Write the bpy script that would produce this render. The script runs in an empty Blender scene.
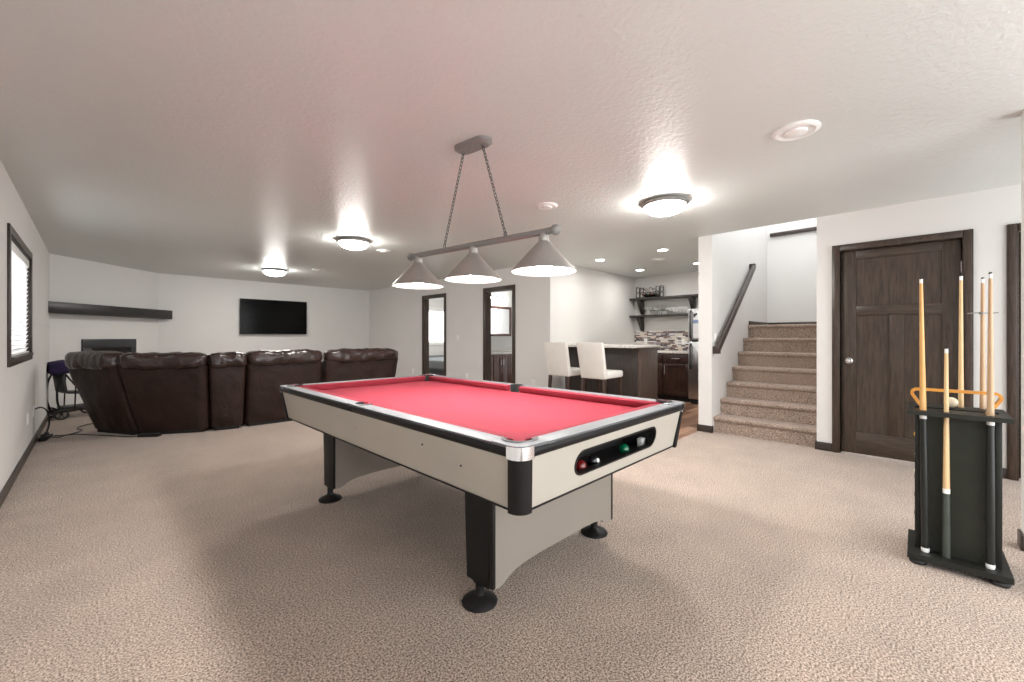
import bpy, bmesh, math, random
from mathutils import Vector, Matrix
from mathutils import noise as mnoise
random.seed(7)
PI = math.pi
SC = bpy.context.scene
COL = SC.collection

# ------------------------------------------------------------------ materials
def new_mat(name):
    m = bpy.data.materials.new(name); m.use_nodes = True
    nt = m.node_tree
    return m, nt, nt.nodes['Principled BSDF']

def ramp(nt, stops, const=False):
    r = nt.nodes.new('ShaderNodeValToRGB')
    if const: r.color_ramp.interpolation = 'CONSTANT'
    e = r.color_ramp.elements
    while len(e) < len(stops): e.new(0.5)
    for el, (p, c) in zip(e, stops):
        el.position = p; el.color = (*c, 1)
    return r

def coords(nt, scale=(1, 1, 1), rot=(0, 0, 0)):
    t = nt.nodes.new('ShaderNodeTexCoord'); mp = nt.nodes.new('ShaderNodeMapping')
    mp.inputs['Scale'].default_value = scale; mp.inputs['Rotation'].default_value = rot
    nt.links.new(t.outputs['Object'], mp.inputs['Vector'])
    return mp.outputs['Vector']

def noise_tex(nt, vec, scale, detail=3, rough=.5, dist=0):
    n = nt.nodes.new('ShaderNodeTexNoise')
    n.inputs['Scale'].default_value = scale; n.inputs['Detail'].default_value = detail
    n.inputs['Roughness'].default_value = rough; n.inputs['Distortion'].default_value = dist
    nt.links.new(vec, n.inputs['Vector'])
    return n.outputs['Fac']

def add_bump(nt, b, height, strength, dist=.01):
    u = nt.nodes.new('ShaderNodeBump')
    u.inputs['Strength'].default_value = strength; u.inputs['Distance'].default_value = dist
    nt.links.new(height, u.inputs['Height']); nt.links.new(u.outputs['Normal'], b.inputs['Normal'])

def mix2(c, k):
    return tuple(min(1, x * k) for x in c)

def plain(name, col, rough=.5, metal=0, spec=.5, var=.06, vscale=8, bump=0, bscale=60, bdist=.004, coat=0):
    m, nt, b = new_mat(name)
    v = coords(nt)
    f = noise_tex(nt, v, vscale, 3)
    r = ramp(nt, [(.3, mix2(col, 1 - var)), (.7, mix2(col, 1 + var))])
    nt.links.new(f, r.inputs['Fac']); nt.links.new(r.outputs['Color'], b.inputs['Base Color'])
    b.inputs['Roughness'].default_value = rough; b.inputs['Metallic'].default_value = metal
    b.inputs['Specular IOR Level'].default_value = spec
    b.inputs['Coat Weight'].default_value = coat
    if bump:
        add_bump(nt, b, noise_tex(nt, v, bscale, 3), bump, bdist)
    return m

def wood(name, c0, c1, axis='z', rough=.4, scale=6, stretch=14):
    m, nt, b = new_mat(name)
    s = {'x': (1, stretch, stretch), 'y': (stretch, 1, stretch), 'z': (stretch, stretch, 1)}[axis]
    v = coords(nt, s)
    f = noise_tex(nt, v, scale, 5, .6, .4)
    r = ramp(nt, [(.32, c0), (.68, c1)])
    nt.links.new(f, r.inputs['Fac']); nt.links.new(r.outputs['Color'], b.inputs['Base Color'])
    b.inputs['Roughness'].default_value = rough
    add_bump(nt, b, f, .15, .002)
    return m

def emis(name, col, strength):
    m, nt, b = new_mat(name)
    b.inputs['Base Color'].default_value = (.9, .9, .9, 1)
    b.inputs['Emission Color'].default_value = (*col, 1)
    b.inputs['Emission Strength'].default_value = strength
    return m

def carpet_mat(name, lo, mid, hi):
    m, nt, b = new_mat(name)
    v = coords(nt)
    f1 = noise_tex(nt, v, 128, 3, .85)
    f2 = noise_tex(nt, v, 3.0, 3, .6)
    r = ramp(nt, [(.40, lo), (.5, mid), (.585, hi)])
    nt.links.new(f1, r.inputs['Fac'])
    r2 = ramp(nt, [(.3, (.88, .88, .88)), (.7, (1.06, 1.05, 1.04))])
    nt.links.new(f2, r2.inputs['Fac'])
    mx = nt.nodes.new('ShaderNodeMix'); mx.data_type = 'RGBA'; mx.blend_type = 'MULTIPLY'
    mx.inputs[0].default_value = 1
    nt.links.new(r.outputs['Color'], mx.inputs[6]); nt.links.new(r2.outputs['Color'], mx.inputs[7])
    nt.links.new(mx.outputs[2], b.inputs['Base Color'])
    b.inputs['Roughness'].default_value = .95; b.inputs['Specular IOR Level'].default_value = .1
    b.inputs['Sheen Weight'].default_value = .25
    add_bump(nt, b, f1, .3, .004)
    return m

def plank_mat(name):
    m, nt, b = new_mat(name)
    v = coords(nt)
    br = nt.nodes.new('ShaderNodeTexBrick')
    br.inputs['Scale'].default_value = 1; br.inputs['Brick Width'].default_value = 1.1
    br.inputs['Row Height'].default_value = .12; br.inputs['Mortar Size'].default_value = .002
    br.inputs['Color1'].default_value = (0, 0, 0, 1); br.inputs['Color2'].default_value = (1, 1, 1, 1)
    br.inputs['Mortar'].default_value = (.1, .1, .1, 1)
    nt.links.new(v, br.inputs['Vector'])
    v2 = coords(nt, (1, 16, 1))
    f = noise_tex(nt, v2, 3, 4, .6)
    ad = nt.nodes.new('ShaderNodeMath'); ad.operation = 'MULTIPLY_ADD'
    nt.links.new(f, ad.inputs[0]); ad.inputs[1].default_value = .7
    sep = nt.nodes.new('ShaderNodeMath'); sep.operation = 'MULTIPLY_ADD'
    nt.links.new(br.outputs['Color'], sep.inputs[0]); sep.inputs[1].default_value = .55; sep.inputs[2].default_value = -.12
    nt.links.new(sep.outputs[0], ad.inputs[2])
    r = ramp(nt, [(.1, (.07, .03, .02)), (.4, (.21, .105, .065)), (.75, (.42, .25, .165))])
    nt.links.new(ad.outputs[0], r.inputs['Fac']); nt.links.new(r.outputs['Color'], b.inputs['Base Color'])
    b.inputs['Roughness'].default_value = .35
    return m

def mosaic_mat(name):
    m, nt, b = new_mat(name)
    t = nt.nodes.new('ShaderNodeTexCoord'); s = nt.nodes.new('ShaderNodeSeparateXYZ'); c = nt.nodes.new('ShaderNodeCombineXYZ')
    nt.links.new(t.outputs['Object'], s.inputs[0]); nt.links.new(s.outputs['Y'], c.inputs['X']); nt.links.new(s.outputs['Z'], c.inputs['Y'])
    br = nt.nodes.new('ShaderNodeTexBrick')
    br.inputs['Scale'].default_value = 1; br.inputs['Brick Width'].default_value = .15
    br.inputs['Row Height'].default_value = .026; br.inputs['Mortar Size'].default_value = .0015
    br.offset = .37; br.squash = .6; br.squash_frequency = 3
    br.inputs['Color1'].default_value = (0, 0, 0, 1); br.inputs['Color2'].default_value = (1, 1, 1, 1)
    br.inputs['Mortar'].default_value = (.55, .55, .55, 1)
    nt.links.new(c.outputs[0], br.inputs['Vector'])
    r = ramp(nt, [(0, (.05, .03, .03)), (.22, (.6, .56, .52)), (.4, (.16, .09, .07)), (.52, (.72, .7, .68)), (.66, (.3, .27, .3)), (.78, (.62, .5, .42)), (.88, (.06, .05, .07)), (.95, (.8, .8, .8))], True)
    nt.links.new(br.outputs['Color'], r.inputs['Fac']); nt.links.new(r.outputs['Color'], b.inputs['Base Color'])
    b.inputs['Roughness'].default_value = .25
    return m

def brushed(name, col, rough=.3, axis='z', metal=1, spec=.5):
    m, nt, b = new_mat(name)
    s = {'x': (2, 90, 90), 'y': (90, 2, 90), 'z': (90, 90, 2)}[axis]
    f = noise_tex(nt, coords(nt, s), 2, 2)
    r = ramp(nt, [(.3, mix2(col, .92)), (.7, mix2(col, 1.06))])
    nt.links.new(f, r.inputs['Fac']); nt.links.new(r.outputs['Color'], b.inputs['Base Color'])
    b.inputs['Metallic'].default_value = metal; b.inputs['Roughness'].default_value = rough; b.inputs['Specular IOR Level'].default_value = spec
    return m

def granite(name):
    m, nt, b = new_mat(name)
    v = coords(nt)
    f = noise_tex(nt, v, 28, 5, .75)
    r = ramp(nt, [(.33, (.18, .15, .13)), (.42, (.62, .58, .54)), (.55, (.8, .78, .75)), (.7, (.7, .62, .54))])
    nt.links.new(f, r.inputs['Fac']); nt.links.new(r.outputs['Color'], b.inputs['Base Color'])
    b.inputs['Roughness'].default_value = .18
    return m

def glass_mat(name, col=(1, 1, 1), rough=0):
    m, nt, b = new_mat(name)
    b.inputs['Base Color'].default_value = (*col, 1)
    b.inputs['Transmission Weight'].default_value = 1; b.inputs['Roughness'].default_value = rough
    b.inputs['IOR'].default_value = 1.45
    return m

def pane_mat(name):
    m, nt, b = new_mat(name)
    tr = nt.nodes.new('ShaderNodeBsdfTransparent'); mx = nt.nodes.new('ShaderNodeMixShader'); mx.inputs[0].default_value = .92
    b.inputs['Roughness'].default_value = .02; b.inputs['Base Color'].default_value = (.9, .95, .95, 1)
    nt.links.new(b.outputs[0], mx.inputs[1]); nt.links.new(tr.outputs[0], mx.inputs[2]); nt.links.new(mx.outputs[0], nt.nodes['Material Output'].inputs['Surface'])
    return m

def leather(name, col, rough=.33, spec=.5):
    m, nt, b = new_mat(name)
    v = coords(nt)
    f = noise_tex(nt, v, 5, 4, .6)
    r = ramp(nt, [(.3, mix2(col, .8)), (.7, mix2(col, 1.35))])
    nt.links.new(f, r.inputs['Fac']); nt.links.new(r.outputs['Color'], b.inputs['Base Color'])
    b.inputs['Roughness'].default_value = rough; b.inputs['Specular IOR Level'].default_value = spec
    g = noise_tex(nt, v, 9, 4, .55, .8)
    add_bump(nt, b, g, .35, .03)
    return m

def translucent_mat(name, col):
    m, nt, b = new_mat(name)
    b.inputs['Base Color'].default_value = (*col, 1); b.inputs['Roughness'].default_value = .6
    tr = nt.nodes.new('ShaderNodeBsdfTranslucent'); tr.inputs['Color'].default_value = (*col, 1)
    mx = nt.nodes.new('ShaderNodeMixShader'); mx.inputs[0].default_value = .5
    out = nt.nodes['Material Output']
    nt.links.new(b.outputs[0], mx.inputs[1]); nt.links.new(tr.outputs[0], mx.inputs[2]); nt.links.new(mx.outputs[0], out.inputs['Surface'])
    return m

WALL = plain('wall_paint', (.71, .703, .688), .62, var=.012, vscale=2, bump=.12, bscale=90, bdist=.003)
CEIL = plain('ceiling_paint', (.655, .672, .65), .4, var=.012, vscale=2, bump=.5, bscale=42, bdist=.008, spec=.55)
CARPET = carpet_mat('carpet', (.085, .057, .043), (.345, .265, .212), (.635, .51, .425))
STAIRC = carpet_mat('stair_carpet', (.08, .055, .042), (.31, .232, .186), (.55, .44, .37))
PLANK = plank_mat('plank_floor')
TILE = plain('bath_floor', (.45, .4, .35), .4)
TRIM = wood('espresso_trim', (.022, .015, .012), (.055, .038, .03), 'y', .4)
TRIMV = wood('espresso_trim_upright', (.028, .018, .013), (.075, .05, .037), 'z', .35)
DOORW = wood('door_wood', (.029, .0195, .0138), (.073, .051, .037), 'z', .38, 5, 10)
DOORH = wood('door_wood_rail', (.029, .0195, .0138), (.073, .051, .037), 'y', .38, 5, 10)
CABW = wood('cabinet_wood', (.018, .009, .007), (.07, .034, .024), 'z', .35, 5, 9)
ISLW = wood('island_wood', (.06, .042, .034), (.125, .09, .072), 'z', .35, 5, 16)
VANW = wood('vanity_wood', (.10, .045, .036), (.19, .095, .075), 'z', .35, 5, 9)
SHELFW = wood('shelf_wood', (.02, .016, .014), (.05, .04, .036), 'y', .35)
MANTELW = wood('mantel_wood', (.012, .011, .011), (.035, .033, .032), 'x', .4)
BLACK = plain('black_satin', (.011, .010, .010), .5, var=.2, spec=.25)
BLACKM = plain('black_matte', (.01, .01, .01), .7, var=.2)
RUBBER = plain('black_rubber', (.015, .015, .015), .6, var=.2)
DARKGREY = plain('dark_grey', (.035, .037, .04), .4, var=.1)
CLOTH = plain('red_cloth', (.225, .024, .037), .95, var=.05, vscale=14, bump=.15, bscale=400, bdist=.001, spec=.15)
LAM = plain('silver_laminate', (.455, .425, .37), .42, var=.035, vscale=3)
RAILTOP = brushed('grey_rail_laminate', (.14, .143, .15), .5, 'y', 0, .3)
RAILTOPX = brushed('grey_rail_laminate_short', (.14, .143, .15), .5, 'x', 0, .3)
PANELG = plain('grey_leg_panel', (.275, .245, .21), .42, var=.03, vscale=3)
CHROME = plain('chrome', (.78, .78, .8), .14, 1, var=.02)
NICKEL = brushed('brushed_nickel', (.27, .265, .255), .42, 'x', .3)
CHAINM = plain('chain_metal', (.13, .125, .12), .4, .5)
NICKELC = brushed('brushed_nickel_shade', (.37, .352, .328), .45, 'z', .4)
WHITEP = plain('white_plastic', (.82, .82, .80), .4, var=.01)
CREAM = plain('cream_leatherette', (.74, .72, .68), .5, var=.03, bump=.1, bscale=30)
PHEN = plain('cue_ball_ivory', (.82, .74, .55), .1, var=.02, coat=.5)
LEATH = leather('brown_leather_back', (.022, .0105, .008), .5, .25)
LEATHT = leather('brown_leather_cushion', (.028, .0145, .0125), .25, .55)
STEEL = brushed('stainless', (.55, .56, .57), .3, 'z')
GRAN = granite('granite_top')
MOSA = mosaic_mat('mosaic_tile')
GLASS = glass_mat('clear_glass')
PANE = pane_mat('window_glass')
BOTTLEG = plain('dark_bottle_glass', (.01, .012, .008), .08, var=.1, coat=.6)
MAPLE = wood('maple_shaft', (.62, .42, .2), (.74, .53, .29), 'z', .3, 3, 20)
MAPLE2 = wood('amber_shaft', (.62, .33, .1), (.74, .43, .16), 'z', .28, 3, 20)
MAPLE3 = wood('tan_shaft', (.42, .27, .15), (.52, .35, .21), 'z', .3, 3, 20)
ORANGE = wood('orange_bentwood', (.62, .25, .035), (.74, .34, .06), 'y', .3, 4, 12)
CUEBLK = plain('cue_butt_black', (.014, .016, .014), .35, var=.2, coat=.1, spec=.3)
CUEGRN = plain('cue_wrap_green', (.045, .055, .045), .5, var=.2)
RACKB = plain('rack_black', (.016, .017, .014), .45, var=.15, spec=.3)
RACKP = plain('rack_panel', (.022, .024, .018), .5, var=.1, spec=.25)
SCREEN = plain('tv_screen', (.003, .003, .003), .12, var=.1, spec=.1)
LINER = plain('white_liner', (.9, .89, .87), .5, var=.01)
MIRROR = plain('mirror_silver', (.92, .93, .93), .03, 1, var=.0)
PURPLE = plain('purple_fabric', (.022, .012, .06), .9, var=.15)
GREYFAB = plain('grey_bedding', (.24, .26, .27), .9, var=.06)
BLIND = translucent_mat('blind_white', (.9, .9, .9))
DOMEL = emis('dome_glow', (1, .975, .935), 58)
LAMPL = emis('pendant_glow', (1, 1, .975), 160)
CANL = emis('downlight_glow', (1, .965, .91), 105)
VANL = emis('vanity_glow', (1, .96, .90), 40)
RED_B = plain('ball_maroon', (.16, .012, .012), .1, coat=.5)
GRN_B = plain('ball_green', (.0, .12, .05), .1, coat=.5)
YEL_B = plain('ball_yellow', (.75, .42, .02), .1, coat=.5)
BLK_B = plain('ball_black', (.01, .01, .012), .1, coat=.5)
BLU_B = plain('ball_blue', (.02, .04, .2), .1, coat=.5)
CHALK = plain('blue_white_chalk', (.7, .7, .68), .9)
PAPER = plain('white_paper', (.82, .83, .85), .8, var=.01)
BLUEP = plain('blue_print', (.22, .28, .45), .8)
STONE = plain('white_counter', (.75, .73, .7), .25, var=.04)

# ------------------------------------------------------------------ mesh kit
class MB:
    def __init__(s): s.bm = bmesh.new()
    def _join(s, bm):
        me = bpy.data.meshes.new('tmp'); bm.to_mesh(me); bm.free()
        s.bm.from_mesh(me); bpy.data.meshes.remove(me)
    def box(s, x0, x1, y0, y1, z0, z1, bev=0, seg=2, M=None):
        return s.hexa([(x0, y0, z0), (x1, y0, z0), (x1, y1, z0), (x0, y1, z0)], [(x0, y0, z1), (x1, y0, z1), (x1, y1, z1), (x0, y1, z1)], bev, seg, M)
    def hexa(s, lo, hi, bev=0, seg=2, M=None):
        bm = bmesh.new()
        a = [bm.verts.new(p) for p in lo]; b = [bm.verts.new(p) for p in hi]
        bm.faces.new(a[::-1]); bm.faces.new(b)
        n = len(a)
        for i in range(n): bm.faces.new((a[i], a[(i + 1) % n], b[(i + 1) % n], b[i]))
        if M: bmesh.ops.transform(bm, matrix=M, verts=bm.verts)
        bmesh.ops.recalc_face_normals(bm, faces=bm.faces)
        if bev: bmesh.ops.bevel(bm, geom=bm.edges, offset=bev, segments=seg, affect='EDGES', profile=.5)
        s._join(bm); return s
    def prism(s, pts, z0, z1, M=None, bev=0):
        return s.hexa([(x, y, z0) for x, y in pts], [(x, y, z1) for x, y in pts], bev, 2, M)
    def holed(s, outer, holes, fn, z0, z1):
        """flat plate with holes; fn maps (u, v, w) to a point"""
        bm = bmesh.new(); loops = []
        for lp in [outer] + holes:
            vs = [bm.verts.new((u, v, 0)) for u, v in lp]
            es = [bm.edges.new((vs[i], vs[(i + 1) % len(vs)])) for i in range(len(vs))]
            loops.append(vs)
        bmesh.ops.triangle_fill(bm, use_beauty=True, use_dissolve=False, edges=bm.edges[:])
        faces = [tuple(v.index for v in f.verts) for f in (bm.verts.index_update() or bm.faces)]
        uv = [(v.co.x, v.co.y) for v in bm.verts]; lidx = [[v.index for v in l] for l in loops]
        bm.free()
        b2 = bmesh.new()
        A = [b2.verts.new(fn(u, v, z0)) for u, v in uv]; B = [b2.verts.new(fn(u, v, z1)) for u, v in uv]
        for f in faces:
            b2.faces.new([A[i] for i in f][::-1]); b2.faces.new([B[i] for i in f])
        for l in lidx:
            for i in range(len(l)):
                j = (i + 1) % len(l); b2.faces.new((A[l[i]], A[l[j]], B[l[j]], B[l[i]]))
        bmesh.ops.recalc_face_normals(b2, faces=b2.faces)
        s._join(b2); return s
    def lathe(s, prof, seg=24, M=None, loc=(0, 0, 0)):
        bm = bmesh.new(); rings = []
        for r, z in prof:
            if r < 1e-6: rings.append([bm.verts.new((0, 0, z))])
            else: rings.append([bm.verts.new((r * math.cos(2 * PI * k / seg), r * math.sin(2 * PI * k / seg), z)) for k in range(seg)])
        for a, b in zip(rings, rings[1:]):
            for k in range(seg):
                j = (k + 1) % seg
                if len(a) == 1 and len(b) == 1: continue
                if len(a) == 1: bm.faces.new((a[0], b[k], b[j]))
                elif len(b) == 1: bm.faces.new((a[k], a[j], b[0]))
                else: bm.faces.new((a[k], a[j], b[j], b[k]))
        bmesh.ops.recalc_face_normals(bm, faces=bm.faces)
        T = Matrix.Translation(loc)
        if M: T = T @ M
        bmesh.ops.transform(bm, matrix=T, verts=bm.verts)
        s._join(bm); return s
    def tube(s, path, r, seg=8, closed=False):
        bm = bmesh.new(); P = [Vector(p) for p in path]; n = len(P); rings = []
        rr = r if isinstance(r, (list, tuple)) else [r] * n
        up = None
        for i in range(n):
            a = P[(i - 1) % n] if (closed or i > 0) else P[i]; b = P[(i + 1) % n] if (closed or i < n - 1) else P[i]
            t = (b - a).normalized()
            if up is None:
                up = Vector((0, 0, 1)) if abs(t.z) < .9 else Vector((1, 0, 0))
            u = (up - t * up.dot(t))
            if u.length < 1e-5: u = t.orthogonal()
            u.normalize(); w = t.cross(u); up = u
            rings.append([bm.verts.new(P[i] + (u * math.cos(2 * PI * k / seg) + w * math.sin(2 * PI * k / seg)) * rr[i]) for k in range(seg)])
        m = n if closed else n - 1
        for i in range(m):
            a, b = rings[i], rings[(i + 1) % n]
            for k in range(seg):
                j = (k + 1) % seg; bm.faces.new((a[k], a[j], b[j], b[k]))
        if not closed:
            bm.faces.new(rings[0][::-1]); bm.faces.new(rings[-1])
        bmesh.ops.recalc_face_normals(bm, faces=bm.faces)
        s._join(bm); return s
    def ball(s, c, r, seg=20, sx=1, sy=1, sz=1):
        bm = bmesh.new()
        bmesh.ops.create_uvsphere(bm, u_segments=seg, v_segments=seg // 2 + 2, radius=r)
        bmesh.ops.scale(bm, vec=(sx, sy, sz), verts=bm.verts); bmesh.ops.translate(bm, vec=c, verts=bm.verts)
        s._join(bm); return s
    def cushion(s, p0, p1, w, h, z, ex=.55, nl=28, nc=20, amp=.012, seedv=0, puff=0):
        """puffy roll from p0 to p1 (plan points), cross-section w by h centred at height z"""
        bm = bmesh.new(); a = Vector((*p0, z)); b = Vector((*p1, z)); L = (b - a).length
        t = (b - a).normalized(); nrm = Vector((-t.y, t.x, 0)); rings = []
        sg = lambda v, e: math.copysign(abs(v) ** e, v)
        for i in range(nl + 1):
            q = i / nl; e = abs(2 * q - 1)
            k = (1 - e ** 7) ** .5 if e < 1 else 0
            k = max(k, .30)
            c = a + t * (L * q); ring = []
            for j in range(nc):
                an = 2 * PI * j / nc
                u = sg(math.cos(an), ex) * w / 2 * k; v = sg(math.sin(an), ex) * h / 2 * (.35 + .65 * k)
                p = c + nrm * u + Vector((0, 0, v))
                d = mnoise.noise(Vector((p.x * 7 + seedv, p.y * 7, p.z * 7))) + .6 * mnoise.noise(Vector((p.x * 19 + seedv, p.y * 19, p.z * 15)))
                p += (nrm * u / w + Vector((0, 0, v / h))) * 2 * amp * d
                ring.append(bm.verts.new(p))
            rings.append(ring)
        for r0, r1 in zip(rings, rings[1:]):
            for j in range(nc):
                bm.faces.new((r0[j], r0[(j + 1) % nc], r1[(j + 1) % nc], r1[j]))
        bm.faces.new(rings[0]); bm.faces.new(rings[-1][::-1])
        bmesh.ops.recalc_face_normals(bm, faces=bm.faces)
        s._join(bm); return s
    def build(s, name, mat, parent=None, smooth=30, loc=None, rotz=0):
        me = bpy.data.meshes.new(name); s.bm.to_mesh(me); s.bm.free()
        me.materials.append(mat)
        if smooth:
            me.polygons.foreach_set('use_smooth', [True] * len(me.polygons))
            me.set_sharp_from_angle(angle=math.radians(smooth))
        o = bpy.data.objects.new(name, me); COL.objects.link(o)
        if parent: o.parent = parent
        if loc is not None: o.location = loc
        o.rotation_euler = (0, 0, rotz)
        return o

def thing(name, label, cat, loc=(0, 0, 0), rotz=0, group=None):
    o = bpy.data.objects.new(name, None); COL.objects.link(o)
    o.empty_display_size = .1
    o.location = loc; o.rotation_euler = (0, 0, rotz)
    return tag(o, label, cat, group)
def tag(o, label, cat, group=None):
    o['label'] = label; o['category'] = cat
    if group: o['group'] = group
    return o
def struct(o):
    o['kind'] = 'structure'; return o
def copy_tree(o, parent=None):
    c = o.copy(); COL.objects.link(c)
    if parent: c.parent = parent
    for ch in [x for x in o.children]: copy_tree(ch, c)
    return c
def arc(cx, cy, r, a0, a1, n):
    return [(cx + r * math.cos(math.radians(a0 + (a1 - a0) * i / n)), cy + r * math.sin(math.radians(a0 + (a1 - a0) * i / n))) for i in range(n + 1)]
RX = lambda d: Matrix.Rotation(math.radians(d), 4, 'X')
RY = lambda d: Matrix.Rotation(math.radians(d), 4, 'Y')
RZ = lambda d: Matrix.Rotation(math.radians(d), 4, 'Z')

# ------------------------------------------------------------------ the room
XL, XH, XR, YTV, YW, XS, H = -.4615, 5.30, 5.35, 10.69, 4.33, 8.15, 2.44
YST, YSB, YSR, XLAND = 1.81, 1.97, .76, 7.96
YB = -2.0
f = MB()
f.box(XL - .15, 4.6, YB, 1.96, -.06, 0).box(4.6, 5.60, YB, 1.96, -.06, 0)
f.box(XL - .15, 4.3, 1.96, YTV + .15, -.06, 0).box(4.3, 9.2, YW + .06, YTV + .15, -.06, 0)
struct(f.build('floor', CARPET, smooth=0))
struct(MB().box(4.3, XS + .12, 1.96, YW + .06, -.06, .0).build('floor_bar', PLANK, smooth=0))
c = MB()
c.box(XL - .15, XR, YB, YTV + .15, H, H + .12).box(XR, XS + .12, YSB, YW + .06, H, H + .12).box(XR, 9.2, YW + .06, YTV + .15, H, H + .12).box(XR, XR + .12, YB, .70, H, H + .12)
struct(c.build('ceiling', CEIL, smooth=0))
# left wall with window opening
WY0, WY1, WZ0, WZ1 = 5.03, 6.55, 1.0, 1.99
w = MB()
w.box(XL - .15, XL, YB, WY0, 0, H).box(XL - .15, XL, WY1, 9.40, 0, H).box(XL - .15, XL, WY0, WY1, 0, WZ0).box(XL - .15, XL, WY0, WY1, WZ1, H)
struct(w.build('wall_left', WALL, smooth=0))
dgA = Vector((XL, 9.33)); dgB = Vector((.91, YTV + .012)); dgd = (dgB - dgA).normalized(); dgn = Vector((dgd.y, -dgd.x))
w = MB(); q0 = dgA - dgn * .12 - dgd * .05; q1 = dgB - dgn * .12 + dgd * .05
w.prism([tuple(dgA), tuple(dgB), tuple(q1), tuple(q0)], 0, H)
struct(w.build('wall_corner', WALL, smooth=0))
w = MB(); BW = (6.85, 8.05, .98, 2.03)
w.box(.90, BW[0], YTV, YTV + .14, 0, H).box(BW[1], 9.2, YTV, YTV + .14, 0, H).box(BW[0], BW[1], YTV, YTV + .14, 0, BW[2]).box(BW[0], BW[1], YTV, YTV + .14, BW[3], H)
struct(w.build('wall_back', WALL, smooth=0))
# hall wall with two doorways
D1 = (7.26, 8.03); D2 = (5.20, 5.92); DH = 2.05
w = MB()
for a, b in ((YW, D2[0]), (D2[1], D1[0]), (D1[1], YTV)): w.box(XH, XH + .12, a, b, 0, H)
for d in (D1, D2): w.box(XH, XH + .12, d[0], d[1], DH, H)
struct(w.build('wall_hall', WALL, smooth=0))
struct(MB().box(XH + .12, XS + .12, YW, YW + .12, 0, H).build('wall_bar_side', WALL, smooth=0))
struct(MB().box(XS, XS + .12, YSB, YW, 0, H).build('wall_bar_back', WALL, smooth=0))
struct(MB().box(XR, XS + .12, YST, YSB, 0, 3.7).build('wall_stair_side', WALL, smooth=0))
struct(MB().box(XLAND, XLAND + .12, YSR - .12, YST, 0, 3.7).build('wall_landing', WALL, smooth=0))
w = MB()
DY0, DY1, DZ = -.275, .562, 2.05
D3 = (-1.42, -.595)
w.box(XR, XR + .12, DY1, YSR, 0, H).box(XR, XR + .12, D3[1], DY0, 0, H).box(XR, XR + .12, YB, D3[0], 0, H).box(XR, XR + .12, DY0, DY1, DZ, H).box(XR, XR + .12, D3[0], D3[1], DZ, H)
struct(w.build('wall_right', WALL, smooth=0))
struct(MB().box(XR + .12, XLAND, YSR - .12, YSR, 0, 3.7).build('wall_stair_right', WALL, smooth=0))
struct(MB().box(XR, XR + .12, YSR - .12, YST, H + .12, 3.7).build('wall_stair_upper', WALL, smooth=0))
struct(MB().box(3.60, 3.715, YB, -.42, 0, H).build('wall_near', WALL, smooth=0))
# rooms behind the hall doorways
struct(MB().box(XH + .12, 9.2, 7.05, 7.16, 0, H).build('wall_bathroom', WALL, smooth=0))
struct(MB().box(9.2, 9.32, YW, YTV, 0, H).build('wall_far_side', WALL, smooth=0))
# baseboards
def bbx(name, *boxes):
    m = MB()
    for bx in boxes: m.box(*bx, bev=.004)
    struct(m.build(name, TRIM))
bh = .085
bbx('baseboard_left', (XL, XL + .014, YB, 9.32, 0, bh))
bbx('baseboard_right', (XR - .014, XR, .632, YSR, 0, bh), (XR - .014, XR, -.53, -.342, 0, bh), (XR - .014, XR + .12, YSR, YSR + .014, 0, bh))
bbx('baseboard_stair', (XR - .014, XR, YST - .012, YSB + .012, 0, bh), (XR - .014, XR + .05, YSB, YSB + .014, 0, bh), (XR - .014, XR + .03, YST - .012, YST, 0, bh))
bbx('baseboard_hall', (XH - .014, XH, YW, D2[0] - .07, 0, bh), (XH - .014, XH, D2[1] + .07, D1[0] - .07, 0, bh), (XH - .014, XH, D1[1] + .07, YTV, 0, bh))
bbx('baseboard_back', (.93, XH - .014, YTV - .014, YTV, 0, bh))
bbx('baseboard_bar', (XH + .0, 5.58, YW - .014, YW, 0, bh))
bbx('baseboard_near', (3.595, 3.72, -.42, -.406, 0, bh))
m = MB(); m.prism([tuple(dgA + dgd * .02), tuple(dgB - dgd * .01), tuple(dgB - dgd * .01 + dgn * .014), tuple(dgA + dgd * .02 + dgn * .014)], 0, bh); struct(m.build('baseboard_corner', TRIM))
# doorway casings in the hall wall
def casing(name, y0, y1, x, depth=.12, cw=.07, sgn=-1, top=DH):
    m = MB(); t = .018
    xa, xb = (x - t, x) if sgn < 0 else (x, x + t)
    m.box(xa, xb, y1, y1 + cw, 0, top + cw, .004).box(xa, xb, y0 - cw, y0, 0, top + cw, .004).box(xa, xb, y0, y1, top, top + cw, .004)
    m.box(x, x + depth, y1 - .016, y1, 0, top).box(x, x + depth, y0, y0 + .016, 0, top).box(x, x + depth, y0, y1, top - .016, top)
    return struct(m.build(name, TRIMV))
casing('trim_1', *D1, XH); casing('trim_2', *D2, XH)

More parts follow.
